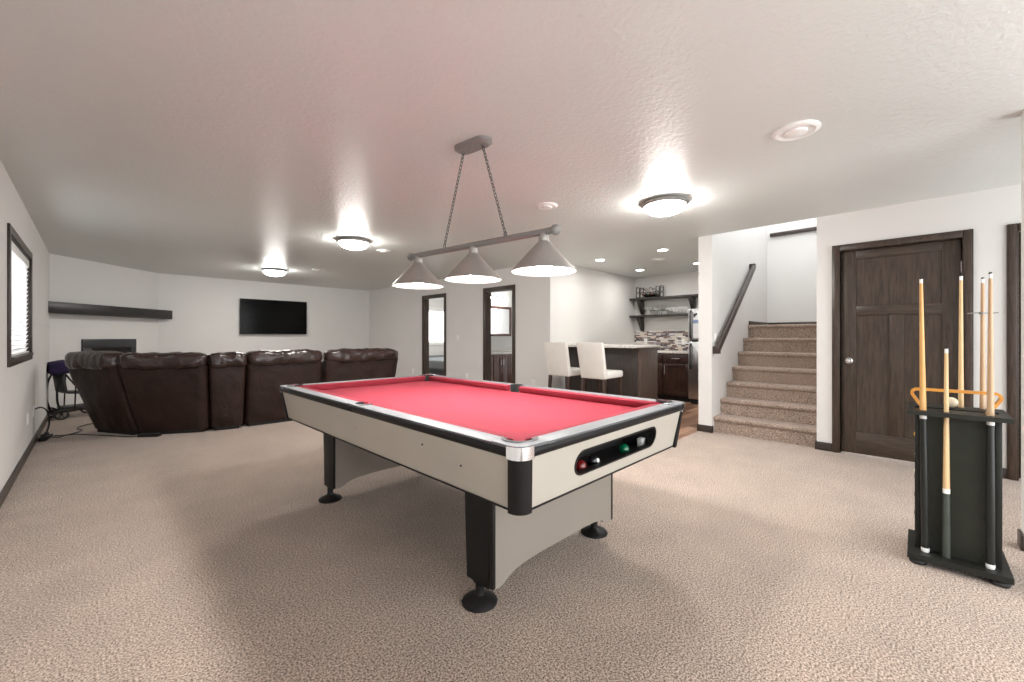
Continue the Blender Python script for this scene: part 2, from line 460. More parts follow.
# window with blind
def window(name, n, axis):
    pass
m = MB(); t = .016
for (a, b, cc, d) in ((WY0 - .075, WY0, WZ0 - .05, WZ1 + .065), (WY1, WY1 + .075, WZ0 - .05, WZ1 + .065), (WY0, WY1, WZ1, WZ1 + .065), (WY0, WY1, WZ0 - .05, WZ0)):
    m.box(XL, XL + t, a, b, cc, d, .003)
for bx in ((XL - .11, XL, WY0, WY0 + .014, WZ0, WZ1), (XL - .11, XL, WY1 - .014, WY1, WZ0, WZ1), (XL - .11, XL + .03, WY0 + .014, WY1 - .014, WZ0, WZ0 + .02), (XL - .11, XL, WY0 + .014, WY1 - .014, WZ1 - .014, WZ1)):
    m.box(*bx)
win = struct(m.build('window_1', TRIM))
m = MB()
for bx in ((XL - .14, XL - .10, WY0, WY0 + .05, WZ0, WZ1), (XL - .14, XL - .10, WY1 - .05, WY1, WZ0, WZ1), (XL - .14, XL - .10, WY0 + .05, WY1 - .05, WZ0, WZ0 + .05), (XL - .14, XL - .10, WY0 + .05, WY1 - .05, WZ1 - .05, WZ1), (XL - .135, XL - .105, (WY0 + WY1) / 2 - .02, (WY0 + WY1) / 2 + .02, WZ0 + .05, WZ1 - .05)):
    m.box(*bx)
m.build('window_sash', WHITEP, win)
MB().box(XL - .124, XL - .118, WY0 + .05, WY1 - .05, WZ0 + .05, WZ1 - .05).build('window_pane', PANE, win)
b = thing('window_blind', 'white horizontal slat blind in the left wall window', 'blind', (XL - .017, (WY0 + WY1) / 2, WZ0 + .022))
hw = (WY1 - WY0) / 2 - .0155
MB().box(-.016, .016, -hw, hw, .875, .945, .004).build('headrail', WHITEP, b)
sl = MB(); nz = 21
for k in range(nz):
    sl.box(-.0235, .0235, -hw, hw, -.001, .001, M=Matrix.Translation((0, 0, .035 + k * .041)) @ RY(-66))
sl.build('slats', BLIND, b, smooth=0)
MB().box(-.014, .014, -hw, hw, 0, .016, .003).build('bottom_rail', WHITEP, b)

# bedroom window
m = MB()
for bx in ((BW[0] - .07, BW[0], YTV - .016, YTV, BW[2] - .05, BW[3] + .06), (BW[1], BW[1] + .07, YTV - .016, YTV, BW[2] - .05, BW[3] + .06), (BW[0], BW[1], YTV - .016, YTV, BW[3], BW[3] + .06), (BW[0], BW[1], YTV - .03, YTV, BW[2] - .05, BW[2])):
    m.box(*bx)
win2 = struct(m.build('window_2', WHITEP))
m = MB()
for bx in ((BW[0], BW[0] + .05, YTV + .03, YTV + .08, BW[2], BW[3]), (BW[1] - .05, BW[1], YTV + .03, YTV + .08, BW[2], BW[3]), (BW[0], BW[1], YTV + .03, YTV + .08, BW[2], BW[2] + .05), (BW[0], BW[1], YTV + .03, YTV + .08, BW[3] - .05, BW[3])): m.box(*bx)
m.build('window_sash', WHITEP, win2)
MB().box(BW[0] + .05, BW[1] - .05, YTV + .05, YTV + .056, BW[2] + .05, BW[3] - .05).build('window_pane', PANE, win2)

# ---- doors on the right wall
def panel_door(name, y0, y1, knob):
    x0 = XR + .03; x1 = XR + .068; zt = DZ
    fr = MB()
    st = .118; rt = .10
    zs = (.012, .225, 1.395, 1.49, 1.965, zt)
    fr.box(x0, x1, y1 - st, y1, zs[0], zt, .002).box(x0, x1, y0, y0 + st, zs[0], zt, .002)
    mid = (y0 + y1) / 2
    fr.box(x0, x1, mid - .05, mid + .05, zs[1], zs[2], .002)
    d = struct(fr.build(name, DOORW))
    r = MB()
    for a, bq in ((zs[0], zs[1]), (zs[2], zs[3]), (zs[4], zs[5])): r.box(x0, x1, y0 + st, y1 - st, a, bq, .002)
    r.build('door_rail', DOORH, d)
    for a, bq, cc, dd in ((y0 + st, y1 - st, zs[3], zs[4]), (y0 + st, mid - .05, zs[1], zs[2]), (mid + .05, y1 - st, zs[1], zs[2])):
        MB().box(x0 + .013, x1 - .013, a, bq, cc, dd).build('door_panel', DOORW, d)
    cs = MB(); t = .02; cw = .068
    for bx in ((y1 + .004, y1 + cw, 0, DZ + cw), (y0 - cw, y0 - .004, 0, DZ + cw), (y0 - .004, y1 + .004, DZ + .004, DZ + cw)):
        cs.box(XR - t, XR, bx[0], bx[1], bx[2], bx[3], .005)
        cs.box(XR - t - .008, XR - t, bx[0] + (.012 if bx[1] - bx[0] < .1 else 0), bx[1] - (.012 if bx[1] - bx[0] < .1 else 0), bx[2], bx[3] - .014, .003)
    cs.box(XR, XR + .12, y1, y1 + .012, 0, DZ).box(XR, XR + .12, y0 - .012, y0, 0, DZ).box(XR, XR + .12, y0, y1, DZ - .001, DZ + .012)
    cs.build('door_casing', TRIMV, d)
    if knob:
        k = MB(); M = RY(-90)
        k.lathe([(0, -.002), (.032, -.002), (.032, .006), (.012, .012), (.011, .03), (.024, .042), (.028, .056), (.022, .068), (0, .072)], 24, M, (x0, y1 - .062, .94))
        k.build('door_knob', CHROME, d)
        for z in (1.80, 1.03, .22):
            MB().box(x0 - .014, x0 + .002, y0 - .006, y0 + .006, z - .045, z + .045, .002).tube([(x0 - .015, y0, z - .05), (x0 - .015, y0, z + .05)], .007, 10).build('door_hinge', BLACK if z < 1.5 else CHROME, d)
    return d
panel_door('door_1', DY0, DY1, True)
panel_door('door_2', D3[0], D3[1], False)

# ---- stairs
run, rise = .2435, .1945
prof = []; x = 5.40
nst = 7
pts = [(x + .025, 0)]
for k in range(nst):
    zt = rise * (k + 1); xn = x + run * k
    pts += [(xn + .025, zt - .055), (xn + .006, zt - .045), (xn, zt - .025), (xn + .004, zt - .008), (xn + .018, zt)]
    pts += [(xn + run + .025, zt)] if k < nst - 1 else [(XLAND, zt)]
pts += [(XLAND, 0)]
m = MB(); M = Matrix(((1, 0, 0, 0), (0, 0, 1, 0), (0, 1, 0, 0), (0, 0, 0, 1)))
m.prism(pts, YSR + .001, YST - .001, M)
struct(m.build('stairs', STAIRC, smooth=50))
bz = rise * nst
m = MB(); m.box(6.90, XLAND, YST - .013, YST - .001, bz + .001, bz + .06, .003).box(XLAND - .013, XLAND - .001, YSR + .01, YST - .013, bz + .001, bz + .06, .003); struct(m.build('baseboard_landing', TRIM))
struct(MB().box(XLAND - .05, XLAND, YSR + .002, YST - .05, 2.85, 2.905, .004).build('trim_3', TRIM))
# handrail
hr = thing('handrail', 'dark wooden handrail on the wall beside the carpeted stairs', 'handrail', (5.40, YST, 1.035))
dx = Vector((1.56, 0, 1.20)); ang = math.degrees(math.atan2(1.20, 1.56)); L = dx.length
M = Matrix.Translation((0, -.055, 0)) @ RY(-ang)
MB().box(0, L, -.022, .022, -.045, .04, .01, 3, M).build('rail', TRIM, hr)
MB().box(-.03, .045, -.075, 0, -.06, .03, .004).build('end_return', TRIM, hr)
e = dx
MB().box(e.x - .03, e.x + .035, -.075, 0, e.z - .03, e.z + .045, .004).build('end_return', TRIM, hr)
for q in (.18, .82):
    p = dx * q
    MB().tube([(p.x, 0, p.z - .11), (p.x, -.04, p.z - .1), (p.x, -.055, p.z - .035)], .007, 8).lathe([(0, 0), (.03, 0), (.03, .006), (0, .008)], 16, RX(90), (p.x, 0, p.z - .11)).build('bracket', DARKGREY, hr)

# ------------------------------------------------------------------ pool table
TX, TY = 1.725, 2.265
pt = thing('pool_table', 'large pool table with red cloth and silver apron in the middle of the carpet', 'pool table', (TX, TY, 0))
hx, hy, zt = .7075, 1.304, .80
RW, NW, CS, PR = .088, .138, .15, .060     # rail width, nose distance, corner length, pocket radius
pc = .105
zb = .752
# bed
def bed_outline():
    e = .098; out = []
    # go round: corners at (sx,sy); helper works in corner-local coords
    r = PR + .002
    dd = math.sqrt(max(0, r * r - (pc - e) ** 2))
    a_start = math.degrees(math.atan2(dd, e - pc)); a_end = math.degrees(math.atan2(e - pc, dd))
    loc = arc(pc, pc, r, a_start, a_end, 14)          # from edge x=e (far along y) round to y=e
    sp = .062; srad = .052; de = .08 - e; ds = math.sqrt(srad ** 2 - de ** 2)
    a0 = math.degrees(math.atan2(ds, -de))
    # left side (x = -hx+e) going +y ... build counter-clockwise starting bottom-left
    bl = [(-hx + u, -hy + v) for u, v in loc]
    br = [(hx - u, -hy + v) for u, v in loc[::-1]]
    tr = [(hx - u, hy - v) for u, v in loc]
    tl = [(-hx + u, hy - v) for u, v in loc[::-1]]
    right = [(hx - .08 - srad * math.cos(math.radians(t)), srad * math.sin(math.radians(t))) for t in [-a0 + 2 * a0 * i / 14 for i in range(15)]]
    left = [(-hx + .08 + srad * math.cos(math.radians(t)), srad * math.sin(math.radians(t))) for t in [a0 - 2 * a0 * i / 14 for i in range(15)]]
    return bl + br + right + tr + tl + left
m = MB(); m.holed(bed_outline(), [], lambda u, v, w: (u, v, w), zb - .03, zb)
m.build('bed', CLOTH, pt)
# cushions and rails: list of (start, end, outward) along each edge
SPH = .062
segs = []
for sx in (-1, 1):
    for sy in (-1, 1):
        segs.append(('y', sx, sy * SPH, sy * (hy - CS)))
for sy in (-1, 1): segs.append(('x', sy, -(hx - CS), hx - CS))
for ax, s, a, bq in segs:
    a, bq = min(a, bq), max(a, bq)
    side = hx if ax == 'y' else hy
    def P(along, inn, z):   # inn = distance inward from outer edge
        return (s * (side - inn), along, z) if ax == 'y' else (along, s * (side - inn), z)
    m = MB()
    m.hexa([P(a, .012, zt - .036), P(bq, .012, zt - .036), P(bq, RW, zt - .036), P(a, RW, zt - .036)], [P(a, .006, zt), P(bq, .006, zt), P(bq, RW, zt), P(a, RW, zt)], .004)
    rail = m.build('rail', RAILTOP if ax == 'y' else RAILTOPX, pt)
    # black edge trim with a bright line
    t0, t1 = a - .083, bq + .083
    if ax == 'y':   # continue across side pocket
        if abs(a) < .1: t0 = 0
        if abs(bq) < .1: t1 = 0
    m = MB(); m.hexa([P(t0, .010, zt - .043), P(t1, .010, zt - .043), P(t1, .03, zt - .043), P(t0, .03, zt - .043)], [P(t0, -.002, zt - .024), P(t1, -.002, zt - .024), P(t1, .03, zt - .024), P(t0, .03, zt - .024)], .002)
    m.hexa([P(t0, -.003, zt - .024), P(t1, -.003, zt - .024), P(t1, .02, zt - .024), P(t0, .02, zt - .024)], [P(t0, .001, zt - .007), P(t1, .001, zt - .007), P(t1, .02, zt - .007), P(t0, .02, zt - .007)], .003)
    m.build('edge_trim', BLACK, rail)
    # cushion
    ca, cb = a - .012, bq + .012
    side_a = ax == 'y' and abs(a) < .1; side_b = ax == 'y' and abs(bq) < .1
    ka = .012 if side_a else .05; kb = .012 if side_b else .05
    ca = a if side_a else a - .03; cb = bq if side_b else bq + .03
    m = MB()
    m.hexa([P(ca, RW, zb + .001), P(cb, RW, zb + .001), P(cb - kb * .7, NW - .022, zb + .001), P(ca + ka * .7, NW - .022, zb + .001)],
           [P(ca, RW, zt - .001), P(cb, RW, zt - .001), P(cb - kb, NW, zt - .004), P(ca + ka, NW, zt - .004)], .002)
    m.build('cushion', CLOTH, pt)
# corners
for sx in (-1, 1):
    for sy in (-1, 1):
        def fn(u, v, w): return (sx * (hx - u), sy * (hy - v), w)
        ol = [(CS, .004)] + arc(.05, .052, .048, 270, 180, 8) + [(.004, CS), (.0626, CS - .002)] + arc(pc, pc, PR, 135, 315, 18)[1:] + [(CS - .002, .0626)]
        m = MB(); m.holed(ol, [], fn, zt - .02, zt + .003)
        cap = m.build('corner_cap', RAILTOP, pt)
        EX = .066
        sk = [(EX, -.004)] + arc(.046, .046, .050, 270, 180, 10) + [(-.004, EX), (.02, EX)] + arc(.06, .06, .04, 180, 270, 6) + [(EX, .02)]
        m = MB(); m.holed(sk, [], fn, zt - .044, zt + .0015)
        m.build('corner_casting', CHROME, pt)
        m = MB(); m.holed(arc(pc, pc, PR + .010, 124, 326, 20) + arc(pc, pc, PR + .001, 326, 124, 20), [], fn, zt + .001, zt + .008)
        m.build('pocket_rim', CHROME, cap)
        m = MB(); sk2 = [(.066, .004)] + arc(.052, .052, .048, 270, 180, 10) + [(.004, .066), (.035, .066)] + arc(.075, .075, .04, 180, 270, 6) + [(.066, .035)]
        def fn2(u, v, w): # tapers inward to the bottom
            k = (zt - .044 - w) * .13
            return (sx * (hx - u - k), sy * (hy - v - k), w)
        m.holed(sk2, [], fn2, .548, zt - .044); m.build('corner_post', BLACK, pt)
        m = MB(); m.holed(arc(pc, pc, PR + .0005, 124, 326, 18) + arc(pc, pc, PR - .006, 326, 124, 18), [], fn, .70, zt + .002); lin = m
        m = MB(); c0 = fn(pc, pc, 0)
        m.lathe([(PR - .001, zb - .031), (PR + .003, zb - .031), (PR + .003, .66), (0, .655), (0, .66), (PR - .001, .668), (PR - .001, zb - .031)], 28, None, (c0[0], c0[1], 0)); pk = m.build('pocket', BLACKM, pt); lin.build('pocket_liner', BLACKM, pk)
for sx in (-1, 1):
    c0 = (sx * (hx - .08), 0)
    m = MB(); m.lathe([(.051, zb - .031), (.054, zb - .031), (.054, .67), (0, .668), (0, .672), (.051, .675), (.051, zb - .031)], 28, None, (c0[0], c0[1], 0)); pk = m.build('pocket', BLACKM, pt)
    fnq = lambda u, v, w: (sx * (hx - u), v, w)
    m = MB(); m.holed([(.004, -SPH), (.004, SPH), (.09, SPH), (.085, SPH - .004)] + arc(.080, 0, .0535, 78, 282, 16) + [(.085, -SPH + .004), (.09, -SPH)], [], fnq, zt - .03, zt + .003); m.build('pocket_cap', RAILTOP, pk)
    m = MB(); m.holed(arc(.08, 0, .054, 72, 288, 16) + arc(.08, 0, .048, 288, 72, 16), [], fnq, .70, zt + .0045); m.build('pocket_liner', BLACKM, pk)
# aprons
zA0, zA1 = .556, .757
def apron(ax, s, hole=None):
    side = hx if ax == 'y' else hy; half = (hy if ax == 'y' else hx) - .066
    def fn(u, v, w):
        inn = .012 + (zA1 - v) * .17 + w
        return (s * (side - inn), u, v) if ax == 'y' else (u, s * (side - inn), v)
    m = MB(); m.holed([(-half, zA0), (half, zA0), (half, zA1), (-half, zA1)], [hole] if hole else [], fn, 0, .02)
    ap = m.build('apron', LAM, pt)
    m = MB()
    def g(u, v, w): return fn(u, v, w)
    m.holed([(-half, zA0 - .006), (half, zA0 - .006), (half, zA0 + .002), (-half, zA0 + .002)], [], g, -.003, .022); m.build('apron_edge', BLACK, ap)
    m = MB()
    if ax == 'y' and s < 0:
        for u, v in ((-.678, .70), (-.947, .662)):
            p = fn(u, v, -.002); MB().ball(p, .0045, 8).build('screw_cover', DARKGREY, ap)
    return ap, fn
apron('y', -1); apron('y', 1); apron('x', 1)
hr_ = .05; hz = .664; hh = .305
slot = [(hh * 1 + x_, y_) for x_, y_ in arc(0, hz, hr_, -90, 90, 12)] + [(-hh + x_, y_) for x_, y_ in arc(0, hz, hr_, 90, 270, 12)]
ap, fn = apron('x', -1, slot)
m = MB(); o2 = [(hh + x_, y_) for x_, y_ in arc(0, hz, hr_ + .005, -90, 90, 12)] + [(-hh + x_, y_) for x_, y_ in arc(0, hz, hr_ + .005, 90, 270, 12)]
i2 = [(hh + x_, y_) for x_, y_ in arc(0, hz, hr_ - .003, -90, 90, 12)] + [(-hh + x_, y_) for x_, y_ in arc(0, hz, hr_ - .003, 90, 270, 12)]
m.holed(o2, [i2], fn, -.004, .03); m.build('ball_return_rim', BLACK, ap)
m = MB(); yf = -hy + .055
m.box(-.37, .37, yf, yf + .17, .580, .590).box(-.37, .37, yf + .165, yf + .175, .59, .735).box(-.37, -.36, yf, yf + .17, .59, .735).box(.36, .37, yf, yf + .17, .59, .735).box(-.37, .37, yf, yf + .17, .725, .735)
m.build('ball_return_tray', BLACKM, pt, smooth=0)
# under-frame
MB().box(-hx + .07, hx - .07, -hy + .25, hy - .06, .60, .72).build('slate_frame', BLACKM, pt, smooth=0)
# legs
LX = {-1: 1.212 - TX, 1: 2.125 - TX}; LY = {-1: 1.395 - TY, 1: 3.05 - TY}
for sy in (-1, 1):
    for sx in (-1, 1):
        m = MB(); x_ = LX[sx]; y_ = LY[sy]
        m.hexa([(x_ - .016, y_ - .074, .09), (x_ + .016, y_ - .074, .09), (x_ + .016, y_ + .074, .09), (x_ - .016, y_ + .074, .09)],
               [(x_ - .018, y_ - .092, .60), (x_ + .018, y_ - .092, .60), (x_ + .018, y_ + .092, .60), (x_ - .018, y_ + .092, .60)], .004)
        m.box(x_ - .014, x_ + .016, y_ - .03, y_ + .03, .08, .2, .003)
        lg = m.build('leg', BLACK, pt)
        m = MB(); m.lathe([(0, 0), (.078, 0), (.08, .006), (.074, .014), (.045, .028), (.024, .038), (.02, .05), (.02, .085), (0, .085)], 28, None, (x_, y_, 0)); m.build('leg_leveler', BLACK, lg)
    x0, x1 = LX[-1] - .017, LX[1] + .017; W_ = x1 - x0
    up = [(.0, .105), (.045, .105), (.065, .112), (.09, .128), (.13, .142), (.18, .150), (.28, .156)]
    bot = [(x0 + u, v) for u, v in up] + [(x1 - u, v) for u, v in up[::-1]]
    def fnp(u, v, w): return (u, LY[sy] - .093 - w, v)
    m = MB(); m.holed(bot + [(x1, .60), (x0, .60)], [], fnp, 0, .018); ep = m.build('end_panel', PANELG, pt)
    for u in (x0, x1): MB().box(u - .009, u + .009, LY[sy] - .1125, LY[sy] - .092, .108, .57, .002).build('panel_edge', BLACK, ep)

# balls in the return tray
def pool_ball(x, y, z, mat, label, group, spot=True):
    t = MB().ball((0, 0, .028), .028, 24).build('pool_ball', mat, None, 60, (x, y, z - .028 + .0))
    tag(t, label, 'ball', group)
    if spot:
        s_ = MB().lathe([(.010, 0), (.007, .0012), (0, .0018)], 16, RX(75) , (0, -.0268, .0355)); s_.build('number_spot', WHITEP, t)
    return t
zt_ = .590 + .028; yb_ = 1.052
BG = 'pool balls in the ball return tray'
pool_ball(1.495, yb_, zt_, RED_B, 'maroon pool ball at the left end of the ball return slot', BG, False)
pool_ball(1.60, yb_ + .004, zt_, BLK_B, 'black pool ball with white spot in the ball return slot', BG)
pool_ball(1.875, yb_ + .003, zt_, GRN_B, 'green pool ball in the middle of the ball return slot', BG, False)
t = MB().box(-.045, .045, -.016, .016, 0, .05, .004).build('chalk_block', CHALK, None, 30, (2.09, yb_ + .01, .5905), .1)
tag(t, 'pale chalk block at the right end of the ball return slot', 'chalk')

# ------------------------------------------------------------------ pendant light over the table
A = Vector((1.662, 2.692)); B = Vector((1.806, 1.434)); C0 = (A + B) / 2
lang = math.atan2(B.y - A.y, B.x - A.x); BL = (B - A).length
pl = thing('pool_table_light', 'three shade brushed nickel billiard light hanging on chains over the pool table', 'hanging light', (C0.x, C0.y, H), lang)
zbar = 1.78 - H
def stadium(L_, r_, n=10):
    return [(L_ + x_, y_) for x_, y_ in arc(0, 0, r_, -90, 90, n)] + [(-L_ + x_, y_) for x_, y_ in arc(0, 0, r_, 90, 270, n)]
m = MB(); m.hexa([(x_, y_, 0) for x_, y_ in stadium(.085, .062)], [(x_, y_, -.018) for x_, y_ in stadium(.085, .062)])
m.hexa([(x_, y_, -.018) for x_, y_ in stadium(.085, .062)], [(x_, y_, -.032) for x_, y_ in stadium(.078, .045)])
can = m.build('canopy', NICKEL, pl)
for x_ in (-.028, .028): MB().ball((x_, 0, -.034), .007, 10).build('canopy_screw', NICKEL, can)
hk = .27
for s in (-1, 1):
    top = Vector((s * .085, 0, -.036)); bot = Vector((s * hk, 0, zbar + .032))
    n = int((bot - top).length / .0235); d = (bot - top).normalized(); side = d.cross(Vector((0, 1, 0))).normalized(); yy = Vector((0, 1, 0))
    m = MB()
    for k in range(n + 1):
        cpt = top + (bot - top) * (k / n); u = side if k % 2 else yy
        path = [cpt + d * (.0165 * math.sin(2 * PI * j / 12)) + u * (.0085 * math.cos(2 * PI * j / 12)) for j in range(12)]
        m.tube(path, .0028, 5, True)
    m.build('chain', CHAINM, pl)
    ring = [(s * hk + .012 * math.cos(2 * PI * j / 14), 0, zbar + .03 + .013 * math.sin(2 * PI * j / 14)) for j in range(14)]
    MB().tube(ring, .003, 6, True).build('chain_loop', CHAINM, pl)
hb = BL / 2 - .006
m = MB(); m.lathe([(0, -hb), (.0195, -hb), (.0195, hb), (0, hb)], 24, RY(90), (0, 0, zbar))
bar = m.build('bar', NICKEL, pl)
for s in (-1, 1):
    m = MB(); m.lathe([(0, -.012), (.026, -.012), (.03, -.006), (.03, .012), (.026, .02), (.018, .028), (0, .03)], 24, RY(90 * s), (s * hb, 0, zbar)); m.build('end_cap', NICKEL, bar)
for k in (-1, 0, 1):
    x_ = k * .55
    m = MB(); zr = 1.553 - H; zc = 1.722 - H
    m.lathe([(.184, zr), (.186, zr + .004), (.034, zc), (.030, zc + .004), (.030, zc + .03), (.024, zc + .034), (.022, zbar - .01), (.018, zbar - .01), (.018, zc), (.028, zc - .008), (.180, zr + .002), (.184, zr)], 48, None, (x_, 0, 0))
    sh = m.build('shade', NICKELC, pl)
    MB().lathe([(.180, zr + .003), (.030, zc - .012), (0, zc - .012), (0, zc - .010), (.031, zc - .009), (.1795, zr + .0045), (.180, zr + .003)], 48, None, (x_, 0, 0)).build('liner', LINER, sh)
    MB().lathe([(0, zr + .012), (.03, zr + .017), (.052, zr + .036), (.06, zr + .062), (.05, zr + .09), (.03, zr + .115), (.022, zc - .02), (0, zc - .02)], 24, None, (x_, 0, 0)).build('bulb', LAMPL, sh)

# ------------------------------------------------------------------ ceiling fixtures
def flush(x, y, label):
    t = thing('ceiling_light', label, 'ceiling light', (x, y, H), 0, 'flush dome ceiling lights')
    MB().lathe([(0, 0), (.17, 0), (.2, -.012), (.205, -.03), (.19, -.046), (.16, -.048), (.16, -.02), (0, -.02)], 40).build('ring', NICKEL, t)
    MB().lathe([(.182, -.042), (.172, -.07), (.135, -.098), (.075, -.116), (0, -.122)], 40).build('glass_dome', DOMEL, t)
    return t
flush(3.725, 1.676, 'large dome ceiling light nearest the dark door and the stairs')
flush(2.37, 5.21, 'dome ceiling light behind the leftmost pendant shade')
flush(2.37, 8.54, 'farthest dome ceiling light near the wall mounted television')
flush(7.2, 8.9, 'added unseen dome light brightening the room through the first doorway')  # added lamp, out of view, brightens the room behind the doorway
def speaker(x, y, r, label):
    t = thing('ceiling_speaker', label, 'ceiling speaker', (x, y, H), 0, 'round white ceiling speakers')
    MB().lathe([(0, 0), (r, 0), (r, -.006), (r * .9, -.014), (r * .8, -.016), (r * .72, -.011), (r * .5, -.011)], 36).build('rim', WHITEP, t)
    MB().lathe([(r * .5, -.010), (r * .48, -.02), (r * .3, -.026), (0, -.028)], 30).build('dome', WHITEP, t)
speaker(3.05, 2.53, .10, 'round white ceiling disc just above the right end of the billiard light')
speaker(3.0, .53, .125, 'round white ceiling disc nearest the dark door at upper right')
speaker(2.97, 5.55, .10, 'small round ceiling disc beside the middle dome ceiling light')
speaker(2.97, 8.0, .11, 'small round ceiling disc beside the farthest dome light')
speaker(6.41, 2.98, .11, 'round white ceiling disc between the bar downlights')
def down(x, y, label):
    t = thing('downlight', label, 'recessed light', (x, y, H), 0, 'recessed downlights over the bar')
    MB().lathe([(.062, -.001), (.085, -.001), (.085, -.005), (.066, -.008), (.062, -.004)], 30).build('trim_ring', WHITEP, t)
    MB().lathe([(0, -.0015), (.062, -.0015), (.06, -.003), (0, -.004)], 30).build('lens', CANL, t)
down(5.81, 3.70, 'recessed downlight above the bar stools, nearest the pendant light')
down(5.78, 2.63, 'recessed downlight nearest the room at the open end of the bar')
down(7.21, 3.72, 'recessed downlight above the left end of the dark shelves')
down(7.22, 2.67, 'recessed downlight beside the stair wall above the refrigerator')

# ------------------------------------------------------------------ TV, mantel, fireplace
tv = thing('television', 'black flat screen television mounted on the far wall', 'television', (2.955, YTV - .03, 1.245))
MB().box(-.69, .69, -.075, -.03, 0, .785, .006).build('casing', BLACK, tv)
MB().box(-.675, .675, -.078, -.074, .016, .77).build('screen', SCREEN, tv)
MB().box(-.25, .25, -.03, .029, .2, .6).build('wall_mount', BLACKM, tv)
MB().box(-.03, .03, -.079, -.075, .005, .011).build('badge', NICKEL, tv)
def dg(al, out): p = dgA + dgd * al + dgn * out; return (p.x, p.y)
LD = (dgB - dgA).length
# mantel beam fills the corner
mo = (dgA.x, dgA.y, 1.535)
fl = (XL + .003, dgA.y - .30); fr0 = dg(LD + .07, .215)
pts = [(XL + .003, dgA.y - .004), dg(LD - .01, .003), (dgB.x + .17, YTV - .004), fr0, fl]
m = MB(); m.prism([(p[0] - mo[0], p[1] - mo[1]) for p in pts], 0, .17, None, .004)
tag(m.build('mantel_shelf', MANTELW, None, 30, mo), 'long black floating mantel beam on the corner wall above the fireplace', 'mantel')
fp = thing('fireplace', 'black framed fireplace insert low on the angled corner wall', 'fireplace', (*dg(LD * .5, .0), 0), math.atan2(dgd.y, dgd.x))
fw0, fw1 = .46 - LD * .5, 1.42 - LD * .5
m = MB()
m.box(fw0, fw1, -.03, -.002, 1.0, 1.145, .003).box(fw0, fw0 + .15, -.03, -.002, .30, 1.0, .003).box(fw1 - .10, fw1, -.03, -.002, .30, 1.0, .003).box(fw0, fw1, -.03, -.002, .2, .30, .003)
m.build('surround', DARKGREY, fp)
MB().box(fw0 + .14, fw1 - .09, -.012, -.002, .29, 1.01).build('firebox', BLACKM, fp)
m = MB()
for k in range(5): m.box(fw0 + .17, fw1 - .12, -.02, -.012, .94 - k * .0, .985) if k == 0 else None
m.build('louver', BLACK, fp)

